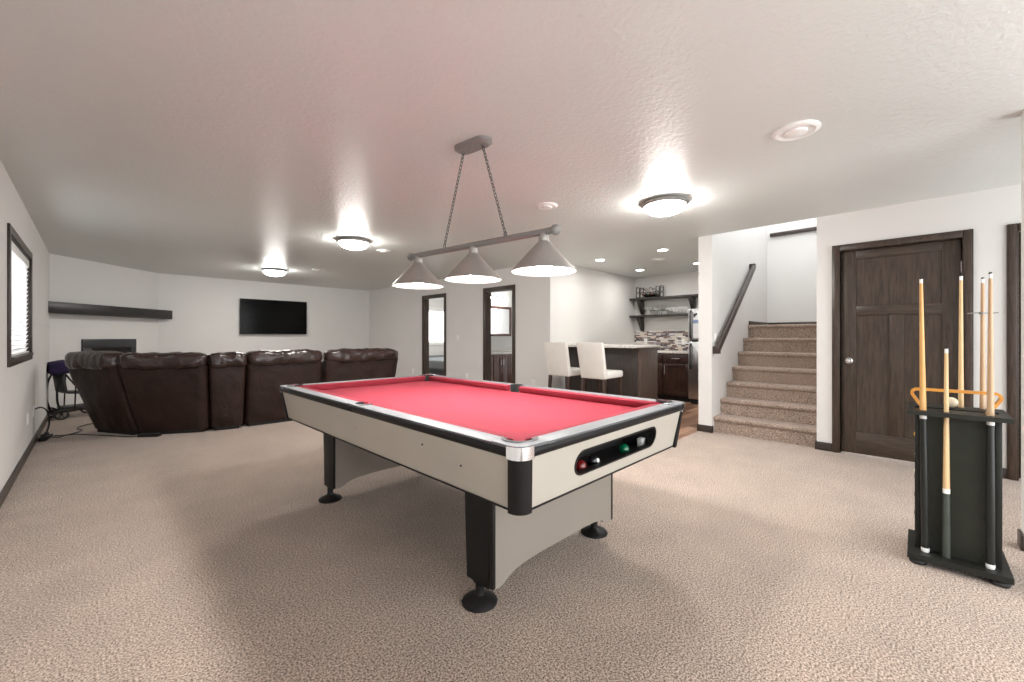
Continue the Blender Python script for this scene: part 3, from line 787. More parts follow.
# ------------------------------------------------------------------ sectional sofa
sf = thing('sectional_sofa', 'dark brown leather reclining sectional sofa seen from behind', 'sofa', (1.8, 6.9, 0))
so = Vector((1.8, 6.9))
def sec(bL, bR, tL, tR, ztop=.985, dep=.85, arm=None, cw=.28, seedv=0, zs=.83):
    bL, bR, tL, tR = [Vector(p) - so for p in (bL, bR, tL, tR)]
    t = (bR - bL).normalized(); inn = Vector((-t.y, t.x))
    if inn.dot(Vector((.3, 1))) < 0: inn = -inn
    # back panel: gridded slab with soft creases
    bm = bmesh.new(); nu, nv = 22, 18; fr = []; bk = []
    for i in range(nv + 1):
        v = i / nv; z = .045 + (zs - .045) * v
        rf, rb = [], []
        for j in range(nu + 1):
            u = j / nu
            a = bL.lerp(tL, v); bq = bR.lerp(tR, v); p = a.lerp(bq, u)
            edge = min(u, 1 - u) * nu / 1.6; e2 = max(0, 1 - edge)
            bul = .018 * math.sin(PI * u) * math.sin(PI * v) - .03 * e2 * e2
            n1 = mnoise.noise(Vector((p.x * 5 + seedv, p.y * 5, z * 5)))
            n2 = mnoise.noise(Vector((p.x * 11 + seedv, p.y * 11, z * 9 + 3)))
            bul += .016 * n1 * (1 - v) + .006 * n2
            q = p - inn * bul
            rf.append(bm.verts.new((q.x, q.y, z)))
            q2 = p + inn * (.2 - .03 * e2)
            rb.append(bm.verts.new((q2.x, q2.y, z)))
        fr.append(rf); bk.append(rb)
    for i in range(nv):
        for j in range(nu):
            bm.faces.new((fr[i][j], fr[i][j + 1], fr[i + 1][j + 1], fr[i + 1][j])); bm.faces.new((bk[i][j + 1], bk[i][j], bk[i + 1][j], bk[i + 1][j + 1]))
        bm.faces.new((fr[i][0], fr[i + 1][0], bk[i + 1][0], bk[i][0])); bm.faces.new((fr[i][nu], bk[i][nu], bk[i + 1][nu], fr[i + 1][nu]))
    for j in range(nu):
        bm.faces.new((fr[0][j + 1], fr[0][j], bk[0][j], bk[0][j + 1])); bm.faces.new((fr[nv][j], fr[nv][j + 1], bk[nv][j + 1], bk[nv][j]))
    bmesh.ops.recalc_face_normals(bm, faces=bm.faces)
    m = MB(); m._join(bm); m.build('back_panel', LEATH, sf, 60)
    # head cushion
    hc = (ztop + zs - .03) / 2
    a = tL + inn * (cw / 2 - .045) - t * .012; bq = tR + inn * (cw / 2 - .045) + t * .012
    m = MB(); m.cushion(a, bq, cw, ztop - zs + .05, hc, .62, 40, 24, .018, seedv); m.build('headrest', LEATHT, sf, 70)
    # inside back cushion and seat
    a = bL + inn * .30; bq = bR + inn * .30
    m = MB(); m.cushion(a + t * .03, bq - t * .03, .24, .44, .62, .6, 24, 20, .01, seedv + 4); m.build('back_cushion', LEATHT, sf, 70)
    a = bL + inn * (.2 + dep / 2); bq = bR + inn * (.2 + dep / 2)
    m = MB()
    q = [bL + inn * .2, bR + inn * .2, bR + inn * dep, bL + inn * dep]
    m.hexa([(p.x, p.y, .05) for p in q], [(p.x, p.y, .32) for p in q], .02); m.build('seat_base', LEATH, sf)
    m = MB(); m.cushion(bL + inn * (.2 + (dep - .2) / 2) + t * .01, bR + inn * (.2 + (dep - .2) / 2) - t * .01, dep - .2, .17, .40, .45, 20, 24, .008, seedv + 8); m.build('seat_cushion', LEATHT, sf, 70)
    if arm:
        base = bL if arm < 0 else bR
        a = base - t * arm * .12 + inn * .22; bq = base - t * arm * .12 + inn * (dep - .05)
        m = MB(); m.cushion(a, bq, .22, .26, .56, .6, 20, 18, .008, seedv + 2); m.build('armrest', LEATHT, sf, 70)
    m = MB(); qq = [bL + inn * .02 + t * .04, bR + inn * .02 - t * .04, bR + inn * (dep - .05) - t * .04, bL + inn * (dep - .05) + t * .04]
    m.hexa([(p.x, p.y, 0) for p in qq], [(p.x, p.y, .052) for p in qq]); m.build('foot_frame', BLACKM, sf)
sec((.0, 7.31), (.34, 6.68), (-.24, 7.22), (.13, 6.56), 1.0, .62, -1, .28, 1.3)
sec((.37, 6.64), (.985, 6.29), (.17, 6.53), (.965, 6.22), .985, .62, None, .27, 5.1)
sec((1.03, 6.30), (1.36, 6.23), (1.0, 6.22), (1.385, 6.20), .975, .62, None, .22, 9.7, .83)
sec((1.40, 6.27), (2.33, 6.27), (1.41, 6.20), (2.36, 6.20), .99, .9, None, .27, 14.2)
sec((2.39, 6.27), (3.50, 6.27), (2.42, 6.20), (3.60, 6.20), .985, .9, 1, .27, 22.9)

# black power brick by the sofa and its cords
t = thing('power_adapter', 'flat black power brick on the carpet against the sofa back', 'power adapter', (.47, 6.50, 0), math.radians(-38))
MB().box(-.11, .11, -.035, .035, 0, .035, .006).build('case', BLACK, t)
MB().box(-.10, .10, -.028, .028, .035, .037, .001).build('top_label', DARKGREY, t)
def under(o, par):
    o.parent = par; o.matrix_parent_inverse = (Matrix.Translation(par.location) @ par.rotation_euler.to_matrix().to_4x4()).inverted()
    return o
def wobble(pts, n=10):
    out = []
    P = [Vector(p) for p in pts]
    P = [P[0]] + P + [P[-1]]
    for i in range(1, len(P) - 2):
        for k in range(n):
            s = k / n; a, b_, c_, d_ = P[i - 1], P[i], P[i + 1], P[i + 2]
            out.append(.5 * ((2 * b_) + (c_ - a) * s + (2 * a - 5 * b_ + 4 * c_ - d_) * s * s + (3 * b_ - a - 3 * c_ + d_) * s ** 3))
    out.append(P[-2]); return out
under(MB().tube(wobble([(-.33, 7.14, .02), (-.28, 7.17, .007), (-.22, 7.26, .007), (-.12, 7.22, .007), (.0, 7.05, .007), (.14, 6.86, .007), (.3, 6.62, .007), (.40, 6.55, .018)]), .006, 6).build('cord', RUBBER), t)
t = thing('power_strip', 'black power strip on the carpet against the left baseboard', 'power strip', (-.385, 7.18, 0), math.radians(80))
MB().box(-.13, .13, -.032, .032, 0, .04, .006).build('case', BLACK, t)
for k in range(4): MB().box(-.10 + k * .055, -.065 + k * .055, -.018, .018, .04, .042 if k % 2 else .075, .002).build('plug' if k % 2 == 0 else 'socket', RUBBER if k % 2 == 0 else DARKGREY, t)
under(MB().tube(wobble([(-.32, 7.24, .02), (-.24, 7.27, .007), (-.16, 7.34, .007), (-.10, 7.50, .007), (-.14, 7.72, .007), (-.06, 7.94, .007), (.10, 7.98, .007), (.2, 7.9, .02)]), .007, 6).build('cord', RUBBER), t)
under(MB().tube(wobble([(XL + .012, 6.92, .39), (XL + .06, 6.93, .40), (XL + .10, 6.99, .34), (XL + .11, 7.05, .2), (XL + .085, 7.06, .07), (XL + .075, 7.08, .03)]), .008, 6).build('cord', RUBBER), t)
def plate(name, label, cat, loc, axis, kind='outlet', group='white outlet plates on the walls'):
    """plate flat against a wall; axis = outward direction"""
    rz = {'+x': 0, '-x': PI, '-y': -PI / 2}[axis]
    t = thing(name, label, cat, loc, rz, group)
    MB().box(0, .006, -.036, .036, 0, .116, .002).build('plate', WHITEP, t)
    if kind == 'outlet':
        for z in (.036, .080): MB().box(.005, .009, -.016, .016, z - .015, z + .015, .003).build('socket', WHITEP, t)
    else:
        MB().box(.005, .011, -.016, .016, .028, .088, .002).build('rocker', WHITEP, t)
    return t
plate('wall_outlet', 'white outlet on left wall, nearer the window', 'outlet', (XL, 6.33, .31), '+x')
plate('wall_outlet', 'white outlet on left wall with black cord plugged in', 'outlet', (XL, 6.92, .31), '+x')
plate('wall_outlet', 'white outlet on grey wall left of the first dark doorway', 'outlet', (XH, 8.5, .32), '-x')
plate('wall_outlet', 'white outlet on grey wall between the two dark doorways', 'outlet', (XH, 6.5, .33), '-x')
plate('wall_outlet', 'white outlet on grey wall between bathroom doorway and bar stool', 'outlet', (XH, 4.69, .33), '-x')
plate('light_switch', 'white light switch on grey wall between the two dark doorways', 'switch', (XH, 6.79, 1.10), '-x', 'switch', 'white switch plates on the walls')
plate('light_switch', 'white light switch on stair wall below the handrail', 'switch', (5.47, YST, 1.12), '-y', 'switch', 'white switch plates on the walls')

# ------------------------------------------------------------------ stroller behind the sofa
st = thing('stroller', 'black framed stroller with purple fabric behind left end of the sofa', 'stroller', (-.19, 8.92, 0), math.radians(20))
m = MB()
for s in (-1, 1):
    y_ = s * .17
    m.tube(wobble([(-.20, y_, .10), (-.24, y_, .3), (-.22, y_, .55), (-.12, y_, .74), (.0, y_, .80)]), .013, 8)
    m.tube([(.2, y_, .10), (.12, y_, .35), (-.04, y_, .62)], .011, 8); m.tube([(-.2, y_, .11), (.2, y_, .12)], .01, 8)
    m.tube([(-.06, y_, .1), (-.04, y_, .72)], .009, 8)
m.tube([(-.2, -.17, .10), (-.2, .17, .10)], .01, 8).tube([(.2, -.17, .10), (.2, .17, .10)], .01, 8).tube([(0, -.17, .8), (0, .17, .8)], .013, 8)
m.build('frame', BLACK, st)
m = MB(); m.hexa([(-.12, -.15, .36), (.14, -.15, .33), (.14, .15, .33), (-.12, .15, .36)], [(-.12, -.15, .40), (.14, -.15, .37), (.14, .15, .37), (-.12, .15, .40)], .012)
m.hexa([(-.16, -.15, .38), (-.12, -.15, .38), (-.12, .15, .38), (-.16, .15, .38)], [(-.2, -.15, .70), (-.16, -.15, .70), (-.16, .15, .70), (-.2, .15, .70)], .012); m.build('seat', DARKGREY, st)
m = MB(); m.cushion((-.17, -.19), (-.17, .19), .22, .2, .74, .7, 18, 16, .02, 3); m.build('canopy', PURPLE, st, 70)
MB().box(-.15, .17, -.14, .14, .14, .17, .01).build('basket', DARKGREY, st)
for s in (-1, 1):
    for x_ in (-.2, .2):
        m = MB(); m.tube([(x_ + .07 * math.cos(2 * PI * j / 18), s * .185, .078 + .066 * math.sin(2 * PI * j / 18)) for j in range(18)], .012, 8, True)
        m.lathe([(0, -.01), (.02, -.01), (.02, .01), (0, .01)], 14, RX(90), (x_, s * .185, .078))
        for a in range(3): m.tube([(x_ + .066 * math.cos(a * PI / 3), s * .185, .078 + .066 * math.sin(a * PI / 3)), (x_ - .066 * math.cos(a * PI / 3), s * .185, .078 - .066 * math.sin(a * PI / 3))], .004, 6)
        m.build('wheel', RUBBER, st)

# ------------------------------------------------------------------ bar
isl = thing('bar_island', 'dark wood bar island with pale granite top behind the white stools', 'bar counter', (5.92, 3.62, 0))
ox, oy = 5.92, 3.62
MB().box(5.72 - ox, 6.28 - ox, 2.94 - oy, YW - .003 - oy, .09, 1.02, .003).build('cabinet_body', ISLW, isl)
MB().box(5.76 - ox, 6.24 - ox, 2.98 - oy, YW - .003 - oy, 0, .09).build('toe_kick', BLACKM, isl)
MB().box(5.703 - ox, 5.72 - ox, 2.99 - oy, YW - .01 - oy, .09, 1.02, .002).build('front_panel', wood('island_front', (.03, .024, .022), (.062, .05, .046), 'z', .3, 5, 16), isl)
MB().box(5.42 - ox, 6.30 - ox, 2.90 - oy, YW - .003 - oy, 1.02, 1.06, .008, 3).build('granite_top', GRAN, isl)

def stool(x, y, label):
    s = thing('bar_stool', label, 'bar stool', (x, y, 0), 0, 'white bar stools at the island')
    # back panel and wrapped seat, open to +X
    m = MB(); m.hexa([(-.215, -.2, .595), (-.135, -.2, .595), (-.135, .2, .595), (-.215, .2, .595)], [(-.315, -.215, 1.105), (-.255, -.215, 1.105), (-.255, .215, 1.105), (-.315, .215, 1.105)], .02, 3)
    m.build('backrest', CREAM, s)
    m = MB(); m.hexa([(-.16, -.2, .595), (.285, -.2, .60), (.285, .2, .60), (-.16, .2, .595)], [(-.16, -.2, .69), (.285, -.2, .70), (.285, .2, .70), (-.16, .2, .69)], .028, 4)
    m.build('seat', CREAM, s)
    for sx in (-1, 1):
        for sy in (-1, 1):
            cx = .23 if sx > 0 else -.18; bx = .25 if sx > 0 else -.24; cy = sy * .175
            m = MB(); m.hexa([(bx - .017, cy - .017, 0), (bx + .017, cy - .017, 0), (bx + .017, cy + .017, 0), (bx - .017, cy + .017, 0)], [(cx - .022, cy - .022, .60), (cx + .022, cy - .022, .60), (cx + .022, cy + .022, .60), (cx - .022, cy + .022, .60)], .003)
            m.build('leg', CABW, s)
    m = MB(); m.box(.225, .255, -.16, .16, .2, .23, .003); m.build('footrest', CABW, s)
    m = MB()
    for sy in (-1, 1): m.box(-.21, .23, sy * .175 - .01, sy * .175 + .01, .26, .285, .003)
    m.build('stretcher', CABW, s)
    return s
s1 = stool(5.11, 3.24, 'white upholstered bar stool nearer the open end of the island')
s2 = copy_tree(s1); s2.location = (5.12, 3.855, 0); s2['label'] = 'white upholstered bar stool nearer the grey hall wall, behind the other'

# back counter cabinets
XC = 7.52
def cab(y0, y1, label):
    yc = (y0 + y1) / 2
    s = thing('base_cabinet', label, 'cabinet', (XC + .3, yc, 0), 0, 'dark base cabinets under the back counter')
    h = (y1 - y0) / 2 - .001
    MB().box(-.28, .32, -h, h, .09, .875).build('body', CABW, s)
    MB().box(-.22, .32, -h, h, 0, .09).build('toe_kick', BLACKM, s)
    d = MB().box(-.30, -.28, -h + .015, h - .015, .70, .855, .003).build('drawer', CABW, s)
    MB().tube([(-.30, -.075, .785), (-.328, -.075, .785), (-.328, .075, .785), (-.30, .075, .785)], .007, 8).build('pull', CHROME, d)
    m = MB(); a, b_ = -h + .015, h - .015; r = .065
    m.box(-.30, -.28, a, a + r, .115, .685, .002).box(-.30, -.28, b_ - r, b_, .115, .685, .002).box(-.30, -.28, a + r, b_ - r, .115, .115 + r, .002).box(-.30, -.28, a + r, b_ - r, .685 - r, .685, .002).box(-.29, -.28, a + r, b_ - r, .115 + r, .685 - r)
    d = m.build('door', CABW, s)
    MB().tube([(-.30, b_ - .03, .5), (-.328, b_ - .03, .5), (-.328, b_ - .03, .65), (-.30, b_ - .03, .65)], .007, 8).build('pull', CHROME, d)
cab(2.915, 3.42, 'dark wood base cabinet with drawer, beside the refrigerator')
cab(3.42, 4.325, 'dark wood base cabinet mostly hidden behind the bar island')
tag(MB().box(XC - .02 - 7.8, XS - .002 - 7.8, 2.915 - 3.6, YW - .002 - 3.6, 0, .038, .006).build('worktop', GRAN, None, 30, (7.8, 3.6, .876)), 'pale granite worktop on the dark back cabinets', 'worktop')
tag(MB().box(-.012, 0, 2.90 - 3.6, YW - .002 - 3.6, 0, .385).build('backsplash', MOSA, None, 0, (XS - .001, 3.6, .915)), 'brown and white mosaic tile backsplash under the bar shelves', 'backsplash')
plate('wall_outlet', 'white outlet on the mosaic backsplash above the island end', 'outlet', (XS - .013, 4.07, 1.03), '-x')
plate('wall_outlet', 'white outlet on the mosaic backsplash beside the refrigerator', 'outlet', (XS - .013, 3.28, 1.03), '-x')
# shelves
def shelf(z, y0, y1, label):
    s = thing('wall_shelf', label, 'shelf', (XS - .002, (y0 + y1) / 2, z - .04), 0, 'dark shelves above the back counter')
    h = (y1 - y0) / 2; yc = (y0 + y1) / 2
    MB().box(-.235, 0, -h, h, 0, .04, .003).build('board', SHELFW, s)
    for yy in (4.14, 3.08):
        y_ = yy - yc
        M = Matrix(((1, 0, 0, 0), (0, 0, 1, 0), (0, 1, 0, 0), (0, 0, 0, 1)))
        m = MB(); m.prism([(0, 0), (-.20, 0), (-.20, -.04), (-.03, -.29), (0, -.29)], y_ - .035, y_ + .035, M, .002); m.build('bracket', SHELFW, s)
shelf(1.985, 2.93, 4.325, 'upper dark wooden shelf holding the wine rack')
shelf(1.63, 2.93, 4.325, 'lower dark wooden shelf holding the glasses')
# wine rack with bottles
wr = thing('wine_rack', 'black scrolled metal wine rack on the upper bar shelf', 'wine rack', (XS - .125, 3.93, 1.986))
m = MB()
for x_ in (-.07, .07):
    for y_ in (-.26, -.17, .17, .26): m.tube([(x_, y_, 0), (x_, y_, .23)], .006, 6)
    m.tube([(x_, -.26, .01), (x_, .26, .01)], .005, 6)
    for y_ in (-.215, .215):
        for zz in (.055, .165): m.tube([(x_, y_ + .042 * math.cos(2 * PI * j / 14), zz + .05 * math.sin(2 * PI * j / 14)) for j in range(14)], .005, 6, True)
    for k in range(2):
        y_ = -.085 + .17 * k
        m.tube(wobble([(x_, y_ - .08, .11), (x_, y_ - .03, .15), (x_, y_ + .02, .20), (x_, y_ + .06, .19), (x_, y_ + .05, .16)], 5), .005, 6)
    m.tube([(x_, -.17, .108), (x_, .17, .108)], .005, 6)
for y_ in (-.26, .26): m.tube([(-.07, y_, .228), (.07, y_, .228)], .005, 6); m.tube([(-.07, y_, .01), (.07, y_, .01)], .005, 6)
m.build('frame', BLACK, wr)
bp = [(0, -.15), (.034, -.15), (.037, -.14), (.037, .03), (.03, .055), (.015, .075), (.0135, .13), (.0155, .132), (.0155, .145), (0, .147)]
for k, y_ in enumerate((-.105, -.02, .075)):
    bt = MB().lathe(bp, 18, RY(-90)).build('wine_bottle', BOTTLEG, None, 40, (XS - .13, 3.93 + y_, 1.986 + .055))
    tag(bt, ('dark wine bottle lying in the rack, nearest the refrigerator', 'dark wine bottle lying in the middle of the rack', 'dark wine bottle lying in the rack, nearest the corner')[k], 'bottle', 'wine bottles in the rack')
    MB().lathe([(.016, .10), (.0168, .10), (.0168, .1475), (0, .149)], 14, RY(-90)).build('foil_cap', (RED_B, BLACK, RED_B)[k], bt)
gl = None
gp = [(0, 0), (.034, 0), (.034, .003), (.006, .008), (.004, .02), (.004, .075), (.012, .085), (.034, .105), (.042, .14), (.036, .185), (.0345, .185), (.040, .14), (.032, .108), (.010, .09), (0, .088)]
tp = [(0, 0), (.032, 0), (.038, .13), (.036, .13), (.030, .008), (0, .007)]
ys = [4.02, 3.92, 3.82, 3.72, 3.62, 3.52, 3.42, 3.32, 3.22]
GL = []
for k, y_ in enumerate(ys):
    st_ = k < 5
    key = 0 if st_ else 1
    prev = [g for g in GL if g['k'] == key]
    if prev:
        o = prev[0].copy(); COL.objects.link(o)
    else:
        o = MB().lathe(gp if st_ else tp, 20).build('wine_glass' if st_ else 'tumbler', GLASS, None, 40)
    o.location = (XS - .12 + .02 * ((k % 2) * 2 - 1), y_, 1.631)
    o['k'] = key; GL.append(o)
for o in GL:
    k = o['k']; del o['k']
    tag(o, 'clear stemmed wine glass standing on the lower bar shelf' if k == 0 else 'clear tumbler on the right half of the lower bar shelf', 'glass', 'wine glasses on the lower shelf' if k == 0 else 'tumblers on the lower shelf')
jar = thing('small_jar', 'small dark topped jar among the glasses on the lower shelf', 'jar', (XS - .20, 3.67, 1.631))
MB().lathe([(0, 0), (.03, 0), (.034, .02), (.034, .06), (.026, .075), (0, .075)], 18).build('body', GREYFAB, jar)
MB().lathe([(0, .075), (.027, .075), (.027, .095), (0, .097)], 18).build('lid', BLACK, jar)
# refrigerator
fg = thing('refrigerator', 'stainless steel refrigerator with top freezer beside the stair wall', 'refrigerator', (7.78, 2.49, 0))
MB().box(-.33, .35, -.40, .40, .03, 1.68, .006).build('cabinet', DARKGREY, fg)
fd = MB().box(-.405, -.335, -.40, .40, 1.115, 1.68, .012, 3).build('freezer_door', STEEL, fg)
MB().tube([(-.405, .355, 1.16), (-.44, .355, 1.19), (-.44, .355, 1.62), (-.405, .355, 1.65)], .012, 10).build('handle', BLACK, fd)
MB().box(-.409, -.4055, .20, .32, 1.16, 1.48).build('paper_sheet', PAPER, fd); MB().box(-.410, -.4088, .20, .32, 1.42, 1.48).build('paper_header', BLUEP, fd)
m = MB(); m.ball((-.41, .29, 1.56), .018, 10, .3, 1, 1.8).ball((-.41, .26, 1.58), .014, 10, .3, 1, 1.5); m.build('magnet', BLACK, fd)
rd = MB().box(-.405, -.335, -.40, .40, .09, 1.10, .012, 3).build('fridge_door', STEEL, fg)
MB().tube([(-.405, .355, .62), (-.44, .355, .65), (-.44, .355, 1.03), (-.405, .355, 1.06)], .012, 10).build('handle', BLACK, rd)
MB().box(-.34, .34, -.38, .38, 0, .09).build('kick_grille', BLACKM, fg)

# ------------------------------------------------------------------ bathroom
vn = thing('bathroom_vanity', 'reddish brown vanity cabinet with pale top in the bathroom', 'vanity', (6.35, 6.78, 0))
MB().box(-.88, .88, -.25, .265, .09, .80).build('body', VANW, vn); MB().box(-.84, .84, -.19, .265, 0, .09).build('toe_kick', BLACKM, vn)
MB().box(-.90, .90, -.275, .268, .80, .835, .006).build('top', STONE, vn)
MB().box(-.90, .90, .25, .268, .836, .93, .003).build('splash', STONE, vn)
def shaker(x0, x1, z0, z1):
    m = MB(); r = .055
    m.box(x0, x0 + r, -.27, -.25, z0, z1, .002).box(x1 - r, x1, -.27, -.25, z0, z1, .002).box(x0 + r, x1 - r, -.27, -.25, z0, z0 + r, .002).box(x0 + r, x1 - r, -.27, -.25, z1 - r, z1, .002).box(x0 + r, x1 - r, -.26, -.25, z0 + r, z1 - r)
    return m
for a, b_, hx_ in ((-.30, -.055, -.085), (-.045, .20, -.015), (.21, .5, .45)):
    d = shaker(a, b_, .11, .785).build('door', VANW, vn)
    MB().tube([(hx_, -.27, .56), (hx_, -.295, .56), (hx_, -.295, .69), (hx_, -.27, .69)], .006, 8).build('pull', CHROME, d)
for z0 in (.11, .335, .56):
    d = MB().box(-.62, -.315, -.27, -.25, z0, z0 + .215, .003).build('drawer', VANW, vn)
    MB().tube([(-.52, -.27, z0 + .11), (-.52, -.292, z0 + .11), (-.41, -.292, z0 + .11), (-.41, -.27, z0 + .11)], .006, 8).build('pull', CHROME, d)
m = MB(); m.tube(wobble([(-.25, .15, .835), (-.25, .15, .95), (-.25, .09, .99), (-.25, .02, .96)], 6), .011, 10); m.tube([(-.32, .15, .835), (-.32, .15, .88)], .014, 10).tube([(-.18, .15, .835), (-.18, .15, .88)], .014, 10); m.build('faucet', CHROME, vn)
mr = thing('bathroom_mirror', 'framed mirror on the wall above the bathroom vanity', 'mirror', (6.74, 7.048, 1.20))
m = MB(); m.box(-.38, -.325, -.025, 0, 0, .70, .003).box(.325, .38, -.025, 0, 0, .70, .003).box(-.325, .325, -.025, 0, 0, .055, .003).box(-.325, .325, -.025, 0, .645, .70, .003); m.build('frame', VANW, mr)
MB().box(-.325, .325, -.010, 0, .055, .645).build('glass', MIRROR, mr)
vl = thing('vanity_light', 'bright glass shade vanity light above the bathroom mirror', 'wall light', (6.66, 7.048, 2.03))
MB().box(-.3, .3, -.03, 0, .04, .11, .004).build('backplate', CHROME, vl)
for x_ in (-.2, 0, .2):
    sh = MB().lathe([(.03, .12), (.045, .10), (.055, .02), (.052, .02), (.04, .1), (.03, .12)], 20, None, (x_, -.10, -.01)).build('shade', PANE, vl)
    MB().ball((x_, -.10, .05), .03, 14).build('bulb', VANL, sh)
    MB().tube([(x_, -.03, .08), (x_, -.1, .12)], .008, 8).build('arm', CHROME, vl)

# ------------------------------------------------------------------ bedroom
bd = thing('bed', 'bed with grey cover in the room through the first doorway', 'bed', (7.1, 9.55, 0))
MB().box(-.75, .75, -.95, .95, .12, .32, .01).build('base', DARKGREY, bd)
MB().box(-.75, .75, -.95, .95, .32, .56, .05, 4).build('mattress_cover', GREYFAB, bd)
MB().box(-.78, .78, .96, 1.02, 0, .62, .01).build('headboard', GREYFAB, bd)
for x_ in (-.7, .7):
    for y_ in (-.9, .9): MB().box(x_ - .03, x_ + .03, y_ - .03, y_ + .03, 0, .12).build('leg', BLACK, bd)

# ------------------------------------------------------------------ cue rack
kx, ky = 3.18, -.14
ck = thing('cue_rack', 'black floor standing cue rack in front of the dark door', 'cue rack', (kx, ky, 0))
def circ(cx, cy, r, n=14): return [(cx + r * math.cos(2 * PI * j / n), cy + r * math.sin(2 * PI * j / n)) for j in range(n)]
hx2 = .18
cues = {'L': (-.115, .112), 'M': (-.115, .036), 'R': (-.115, -.112), 'B1': (.145, -.028), 'B2': (.145, -.106)}
def rplate(z0, z1, slot, holes):
    hl = [circ(x_ - (.002 if i_ == 0 else 0), y_ + (.008 if i_ == 0 else 0), .0185) for i_, (x_, y_) in enumerate(holes)]
    if slot: hl.append([(-.037, -.15), (.02, -.15), (.02, .15), (-.037, .15)])
    m = MB(); m.holed([(-hx2, -hx2), (hx2, -hx2), (hx2, hx2), (-hx2, hx2)], hl, lambda u, v, w: (u, v, w), z0, z1); return m
rplate(.028, .056, False, []).build('base', RACKB, ck)
rplate(.778, .80, True, list(cues.values())).build('top', RACKB, ck)
m = MB()
m.box(-.085, -.073, -.135, .135, .056, .778).build('front_panel', RACKP, ck)
m = MB(); m.box(-.073, .10, .090, .10, .056, .69).box(-.073, .10, .10, .135, .68, .69).box(-.073, .10, .123, .135, .69, .778).box(-.073, .10, -.135, -.123, .056, .778).box(.10, .112, -.135, .135, .056, .778); m.build('body', RACKB, ck)
m = MB()
for y_ in (-.14, .14): m.box(-.095, -.068, y_ - .012, y_ + .012, .056, .778, .003)
m.build('corner_post', RACKB, ck)
for sx in (-1, 1):
    for sy in (-1, 1):
        m = MB(); m.lathe([(0, 0), (.03, 0), (.036, .012), (.034, .022), (.022, .026), (.022, .028), (0, .028)], 20, None, (sx * .145, sy * .14, 0)); m.build('foot', RUBBER, ck)
m = MB()
for z in (.22, .32, .42, .52, .62): m.box(-.03, .03, .10, .155, z - .004, z, .001)
m.box(-.034, -.030, .10, .140, .2, .70).box(.030, .034, .10, .140, .2, .70)
m.build('ball_holder', RACKB, ck)
BG2 = 'pool balls in the side of the cue rack'
for z, mt, lb in ((.62, YEL_B, 'yellow pool ball in the topmost side holder of the cue rack'), (.52, BLK_B, 'black pool ball under the yellow ball on the cue rack'), (.42, PHEN, 'ivory pool ball low in the side holder of the cue rack')):
    pool_ball(kx, ky + .1285, z + .028, mt, lb, BG2, False)
def cue(key, ztip, zj, label, shaft, butt, r0=.0155, top=None, z0=.0565, bump=True):
    x_, y_ = cues[key]
    t = thing('pool_cue', label, 'pool cue', (kx + x_, ky + y_, z0), 0, 'pool cues in the rack')
    if top:
        d = Vector((top[0], top[1], ztip - z0)); t.rotation_euler = Vector((0, 0, 1)).rotation_difference(d.normalized()).to_euler()
    L = ztip - z0; j = zj - z0
    if j > .05:
        MB().lathe([(0, .012 if bump else 0), (r0, .012 if bump else 0), (r0 * .98, j * .5), (r0 * .86, j - .012), (0, j - .012)], 16).build('butt', butt, t)
        if bump: MB().lathe([(0, 0), (r0 * .9, 0), (r0 * 1.04, .006), (r0 * 1.04, .02), (r0, .022), (0, .022)], 16).build('bumper', WHITEP, t)
        MB().lathe([(0, j - .012), (r0 * .9, j - .012), (r0 * .9, j + .012), (0, j + .012)], 16).build('joint_collar', WHITEP, t)
    else: j = -.012
    MB().lathe([(0, j + .012), (r0 * .86 if j > 0 else r0, j + .012), (.0095, j + (L - j) * .55), (.0068, L - .03), (0, L - .03)], 16).build('shaft', shaft, t)
    MB().lathe([(0, L - .03), (.0069, L - .03), (.0067, L - .008), (0, L - .008)], 14).build('ferrule', WHITEP, t)
    MB().lathe([(0, L - .008), (.0066, L - .008), (.0064, L - .003), (.004, L), (0, L + .001)], 14).build('tip', BLACKM, t)
    return t
cue('L', 1.495, .766, 'long amber pool cue in the front left of the rack', MAPLE2, CUEBLK, top=(-.004, .016))
cue('M', 1.13, .395, 'short pool cue with green wrapped butt in the front centre of the rack', MAPLE, CUEGRN, bump=False)
cue('R', 1.498, .766, 'long tan pool cue with dark tip in the front right of the rack', MAPLE3, CUEBLK)
cue('B1', 1.522, .5, 'pale maple pool cue standing alone in the back of the rack', MAPLE, CUEBLK)
br = cue('B2', 1.50, .5, 'tan bridge stick with thin metal cross at the back of the rack', MAPLE3, CUEBLK)
br['category'] = 'bridge stick'; br.name = 'bridge_stick'; del br['group']
m = MB(); zz = 1.31 - .0565
m.tube([(0, .055, zz), (0, .02, zz + .002), (0, -.02, zz - .002), (0, -.055, zz)], .003, 6).lathe([(0, -.006), (.014, -.006), (.014, .006), (0, .006)], 14, None, (0, 0, zz)); m.build('bridge_head', NICKEL, br)
t = MB().ball((0, 0, .0286), .0286, 24).build('cue_ball', PHEN, None, 60, (kx + .065, ky + .012, .801)); tag(t, 'cream cue ball sitting on top of the cue rack', 'ball')
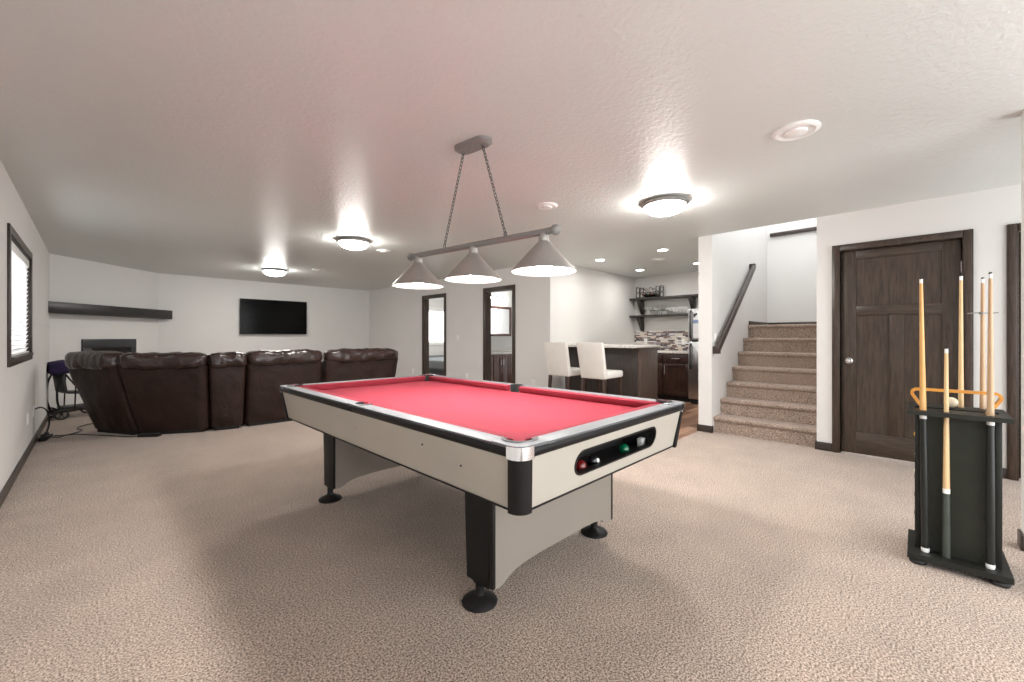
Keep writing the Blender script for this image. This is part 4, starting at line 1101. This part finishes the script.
# triangle
t = thing('ball_triangle', 'orange wooden ball triangle standing point down in the cue rack top', 'ball triangle', (kx - .01, ky + .004, .905))
R_ = .028; hw_ = .186
cor = [(-hw_, 0), (hw_, 0), (0, -hw_ * math.sqrt(3))]
path = []
for i in range(3):
    p = Vector(cor[i]); a = (Vector(cor[i - 1]) - p).normalized(); b_ = (Vector(cor[(i + 1) % 3]) - p).normalized()
    bis = (a + b_).normalized(); cpt = p + bis * (R_ / math.sin(PI / 6)); tl = R_ / math.tan(PI / 6)
    s_ = p + a * tl; e_ = p + b_ * tl
    a0 = math.atan2(s_.y - cpt.y, s_.x - cpt.x); a1 = math.atan2(e_.y - cpt.y, e_.x - cpt.x)
    while a1 - a0 > PI: a1 -= 2 * PI
    while a1 - a0 < -PI: a1 += 2 * PI
    path += [(cpt.x + R_ * math.cos(a0 + (a1 - a0) * k / 8), cpt.y + R_ * math.sin(a0 + (a1 - a0) * k / 8)) for k in range(9)]
cen = Vector((0, -hw_ * math.sqrt(3) / 3))
inner = []
n_ = len(path)
for i in range(n_):
    a = Vector(path[i - 1]); b_ = Vector(path[(i + 1) % n_]); tg = (b_ - a).normalized(); nn = Vector((-tg.y, tg.x))
    p = Vector(path[i])
    if nn.dot(cen - p) < 0: nn = -nn
    inner.append(tuple(p + nn * .013))
m = MB(); m.holed(path, [inner], lambda u, v, w: (w, u, v), -.022, .022); m.build('wooden_frame', ORANGE, t)

# ------------------------------------------------------------------ world, camera, view
wd = bpy.data.worlds.new('World'); SC.world = wd; wd.use_nodes = True
bg = wd.node_tree.nodes['Background']; bg.inputs['Color'].default_value = (.97, .985, 1, 1); bg.inputs['Strength'].default_value = 2.0
cam = bpy.data.cameras.new('Camera'); co = bpy.data.objects.new('Camera', cam); COL.objects.link(co)
FPX = 412.3; YAW = .7933
cam.sensor_width = 36; cam.lens = 36 * FPX / 1024; cam.shift_y = -(341 - 336.84) / 1024
cam.clip_start = .02
co.location = (0, 0, 1.1834); co.rotation_euler = (PI / 2, 0, -YAW)
SC.camera = co
vs = SC.view_settings; vs.view_transform = 'Standard'; vs.look = 'None'; vs.gamma = 1; vs.exposure = 1.25; vs.use_curve_mapping = False
SC.cycles.use_denoising = True
SC.cycles.max_bounces = 10; SC.cycles.diffuse_bounces = 6; SC.cycles.caustics_reflective = False; SC.cycles.caustics_refractive = False
SC.cycles.sample_clamp_indirect = 6
